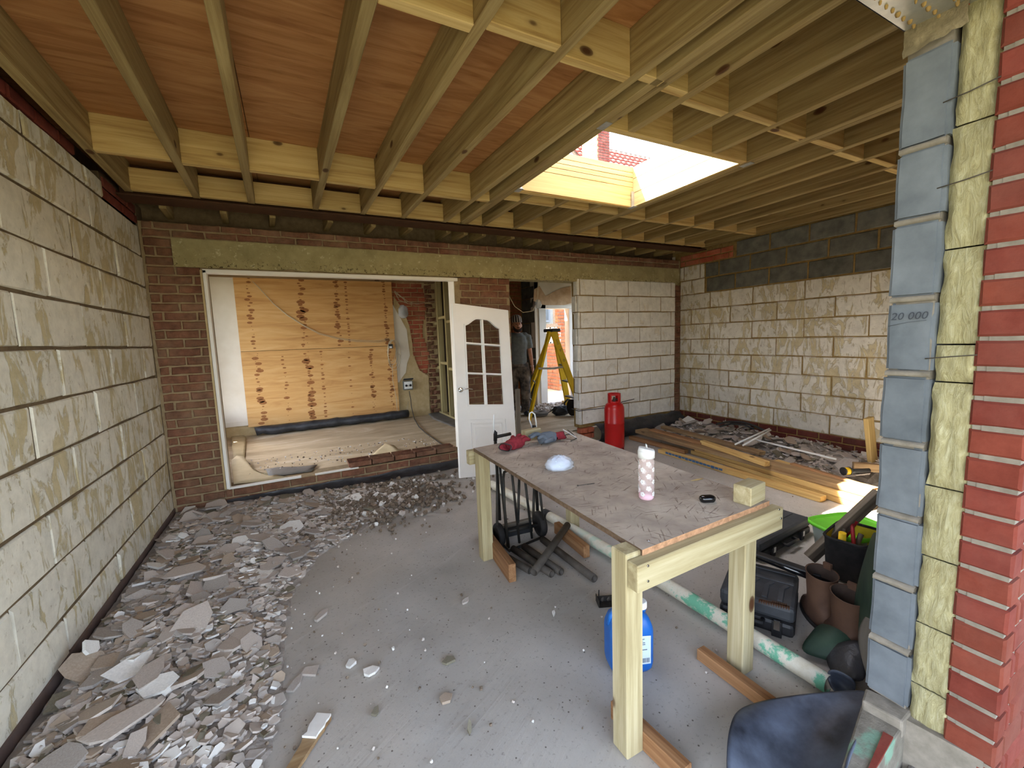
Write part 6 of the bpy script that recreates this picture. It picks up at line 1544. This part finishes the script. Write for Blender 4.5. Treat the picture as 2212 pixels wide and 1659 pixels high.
# ------------------------------------------------------------------ the man in the rear doorway
MX, MY, MZ = 3.20, 5.95, ZR
top_z = at(1118, 682, 'y', MY).z; MH = top_z-MZ; s = MH/1.78
man = empty('person', (MX, MY, MZ), 'person in a striped knitted hat, grey T-shirt and stained trousers walking through the rear doorway', 'person')
face = Matrix.Rotation(-.25, 3, 'Z')            # local -Y is forward
def V(x, y, z): return Vector((MX, MY, MZ))+face @ Vector((x*s, y*s, z*s))
b = MB()
# torso, neck, head
b.tube([V(0, 0, .92), V(0, 0, 1.0), V(0, -.01, 1.12), V(0, -.01, 1.28), V(0, 0, 1.40), V(0, .0, 1.46)], [.13*s, .15*s, .145*s, .165*s, .15*s, .07*s], 18)
b.tube([V(-.16, 0, 1.40), V(.16, 0, 1.40)], [.07*s, .07*s], 12)
b.tube([V(0, .0, 1.42), V(0, -.015, 1.54)], [.06*s, .055*s], 12)
hb = blob(V(0, -.02, 1.60)-Vector((0, 0, .1035*s)), .078*s, .096*s, .115*s, 1, .0, 24, 18, .9); b.add(hb.v, hb.f, 0, True)
b.tube([V(0, -.105, 1.63), V(0, -.125, 1.60), V(0, -.118, 1.585)], [.010*s, .015*s, .016*s], 8)           # nose
for sx in (-1, 1):
    b.tube([V(sx*.078, .005, 1.63), V(sx*.088, .0, 1.60), V(sx*.08, -.004, 1.575)], [.014*s, .018*s, .012*s], 8)      # ears
b.tube([V(-.04, -.094, 1.648), V(.04, -.094, 1.648)], .014*s, 8)                                         # brow
# arms: far arm back, near arm hanging forward
def arm(sx, fwd, elb):
    sh = V(sx*.185, 0, 1.40); el = V(sx*(.235), .02-fwd*.3, 1.12); wr_ = V(sx*(.24), -.06-fwd, .88); hd_ = V(sx*.235, -.09-fwd, .80)
    b.tube([sh, sh.lerp(el, .5), el, el.lerp(wr_, .35), wr_], [.052*s, .046*s, .040*s, .038*s, .027*s], 12)
    b.tube([wr_, wr_.lerp(hd_, .5), hd_], [.026*s, .034*s, .03*s], 10)
    for k, (off, ln_) in enumerate(((-.03, .068), (-.01, .078), (.01, .072), (.03, .058))):
        p0_ = hd_+face @ Vector((0, off*s, 0)); b.tube([p0_, p0_+face @ Vector((-sx*.006*s, -.004*s, -ln_*.55*s)), p0_+face @ Vector((-sx*.022*s, .004*s, -ln_*s))], [.0105*s, .0095*s, .008*s], 8)
    th0 = wr_.lerp(hd_, .45)+face @ Vector((0, -.022*s, 0)); b.tube([th0, th0+face @ Vector((-sx*.012*s, -.028*s, -.03*s)), th0+face @ Vector((-sx*.02*s, -.030*s, -.06*s))], [.013*s, .011*s, .009*s], 8)
arm(1, .02, 0); arm(-1, -.10, 0)
# legs
LEG = {1: [(.09, 0, .93), (.10, -.10, .50), (.11, -.02, .09)], -1: [(-.09, 0, .93), (-.10, .02, .50), (-.10, .12, .10)]}
for sx, pts in LEG.items():
    h_, k_, a_ = [V(*q_) for q_ in pts]; b.tube([h_, h_.lerp(k_, .5), k_, k_.lerp(a_, .35), a_], [.092*s, .08*s, .058*s, .056*s, .040*s], 12)
body = b.build('body', M_SKIN, man); remesh(body, .009, 3)
def shell(name, mat, parts, vox=.011, sm=3):
    c = MB()
    for pts, rr_q in parts: c.tube([V(*q_) for q_ in pts], [q_*s for q_ in rr_q], 14)
    return remesh(c.build(name, mat, man), vox, sm)
shell('tee_shirt', M_TEE, [([(0, 0, .90), (0, 0, 1.0), (0, -.01, 1.14), (0, -.01, 1.30), (0, 0, 1.41), (0, 0, 1.475)], [.158, .166, .16, .178, .165, .085]),
    ([(-.17, 0, 1.41), (.17, 0, 1.41)], [.078, .078]), ([(.12, 0, 1.40), (.18, 0, 1.395), (.225, .0, 1.20)], [.088, .084, .066]), ([(-.12, 0, 1.40), (-.18, 0, 1.395), (-.225, .02, 1.20)], [.088, .084, .066])])
shell('trousers', M_TROU, [([(0, 0, 1.0), (0, 0, .88)], [.155, .165]), ([LEG[1][0], (.10, -.06, .70), LEG[1][1], (.11, -.06, .30), (.11, -.02, .06)], [.112, .105, .092, .085, .080]),
    ([LEG[-1][0], (-.10, .01, .70), LEG[-1][1], (-.10, .08, .30), (-.10, .12, .07)], [.112, .105, .092, .085, .080])])
for sx, (x, y) in ((1, (.11, -.02)), (-1, (-.10, .12))):
    c = MB(); c.tube([V(x, y+.03, .05), V(x, y-.05, .045), V(x, y-.16, .035)], [.048*s, .05*s, .036*s], 12); remesh(c.build('shoe', M_BLKD, man), .009)
# beard, eyes, hat
c = MB(); c.tube([V(-.066, -.03, 1.60), V(-.058, -.07, 1.545), V(-.03, -.10, 1.515), V(0, -.108, 1.508), V(.03, -.10, 1.515), V(.058, -.07, 1.545), V(.066, -.03, 1.60)], [.014*s, .024*s, .026*s, .026*s, .026*s, .024*s, .014*s], 10)
c.tube([V(-.03, -.112, 1.565), V(0, -.120, 1.572), V(.03, -.112, 1.565)], .007*s, 8); remesh(c.build('beard', M_BEARD, man), .006)
for sx in (-1, 1):
    c = MB(); c.lathe([(0, -.008*s), (.013*s, 0), (0, .008*s)], 12, V(sx*.031, -.103, 1.628)); c.build('eye', M_BLK, man)
c = MB(); c.tube([V(-.02, -.116, 1.553), V(.02, -.116, 1.553)], .004*s, 6); c.build('mouth', plain('lips', (140,80,70), (150,90,80)), man)
c = MB(); n = 36; prof = [(1.06, 1.655), (1.12, 1.67), (1.13, 1.70), (1.10, 1.74), (.92, 1.785), (.55, 1.808), (.12, 1.815)]
for i, (r_, z) in enumerate(prof):
    for k in range(n*2):
        an = PI*k/n; c.v.append(V(.082*r_*math.cos(an)*(1+.0*k), -.012+.1*r_*math.sin(an)+(z-1.66)*.25, z-.012+(.018 if r_ > 1.05 and z < 1.69 and math.sin(an) < -.3 else 0)))
for i in range(len(prof)-1):
    for k in range(2*n): c.f.append([i*2*n+k, i*2*n+(k+1) % (2*n), (i+1)*2*n+(k+1) % (2*n), (i+1)*2*n+k]); c.mi.append((k//3) % 2); c.sm.append(True)
c.f.append([(len(prof)-1)*2*n+k for k in range(2*n)]); c.mi.append(0); c.sm.append(False); c.build('knitted_hat', [M_HAT1, M_HAT2], man)
c = MB(); w_ = V(.24, -.07, .885); c.tube([w_+face @ Vector((.030*s*math.cos(a*PI/6), .030*s*math.sin(a*PI/6), 0)) for a in range(13)], .006*s, 6); c.build('bracelet', M_WHITE, man)

# pencilled number on the pillar block
cu = bpy.data.curves.new('pencil_number', 'FONT'); cu.body = '20 000'; cu.size = .030; cu.align_x = 'CENTER'; cu.extrude = .0002; cu.shear = .2; cu.materials.append(M_PENCIL)
cu.resolution_u = 3; _t = bpy.data.objects.new('tmp', cu); COL.objects.link(_t); bpy.context.view_layer.update(); _me = bpy.data.meshes.new_from_object(_t.evaluated_get(bpy.context.evaluated_depsgraph_get())); bpy.data.objects.remove(_t)
if not _me.materials: _me.materials.append(M_PENCIL)
o = bpy.data.objects.new('pencil_number', _me); COL.objects.link(o)
pz = at(1962, 690, 'x', X0-.004); o.location = pz; o.rotation_euler = Matrix(((0,0,-1),(-1,0,0),(0,1,0))).to_euler()
tag(o, 'pencilled number with an underline on the fifth block of the pillar', 'writing')
b = MB(); b.tube([Vector((X0-.0052, pz.y+.045, pz.z-.018)), Vector((X0-.0052, pz.y, pz.z-.008)), Vector((X0-.0052, pz.y-.04, pz.z-.004))], .0006, 5); u_ = b.build('underline', M_PENCIL); u_.parent = o; u_.matrix_parent_inverse = (Matrix.Translation(o.location) @ o.rotation_euler.to_matrix().to_4x4()).inverted()
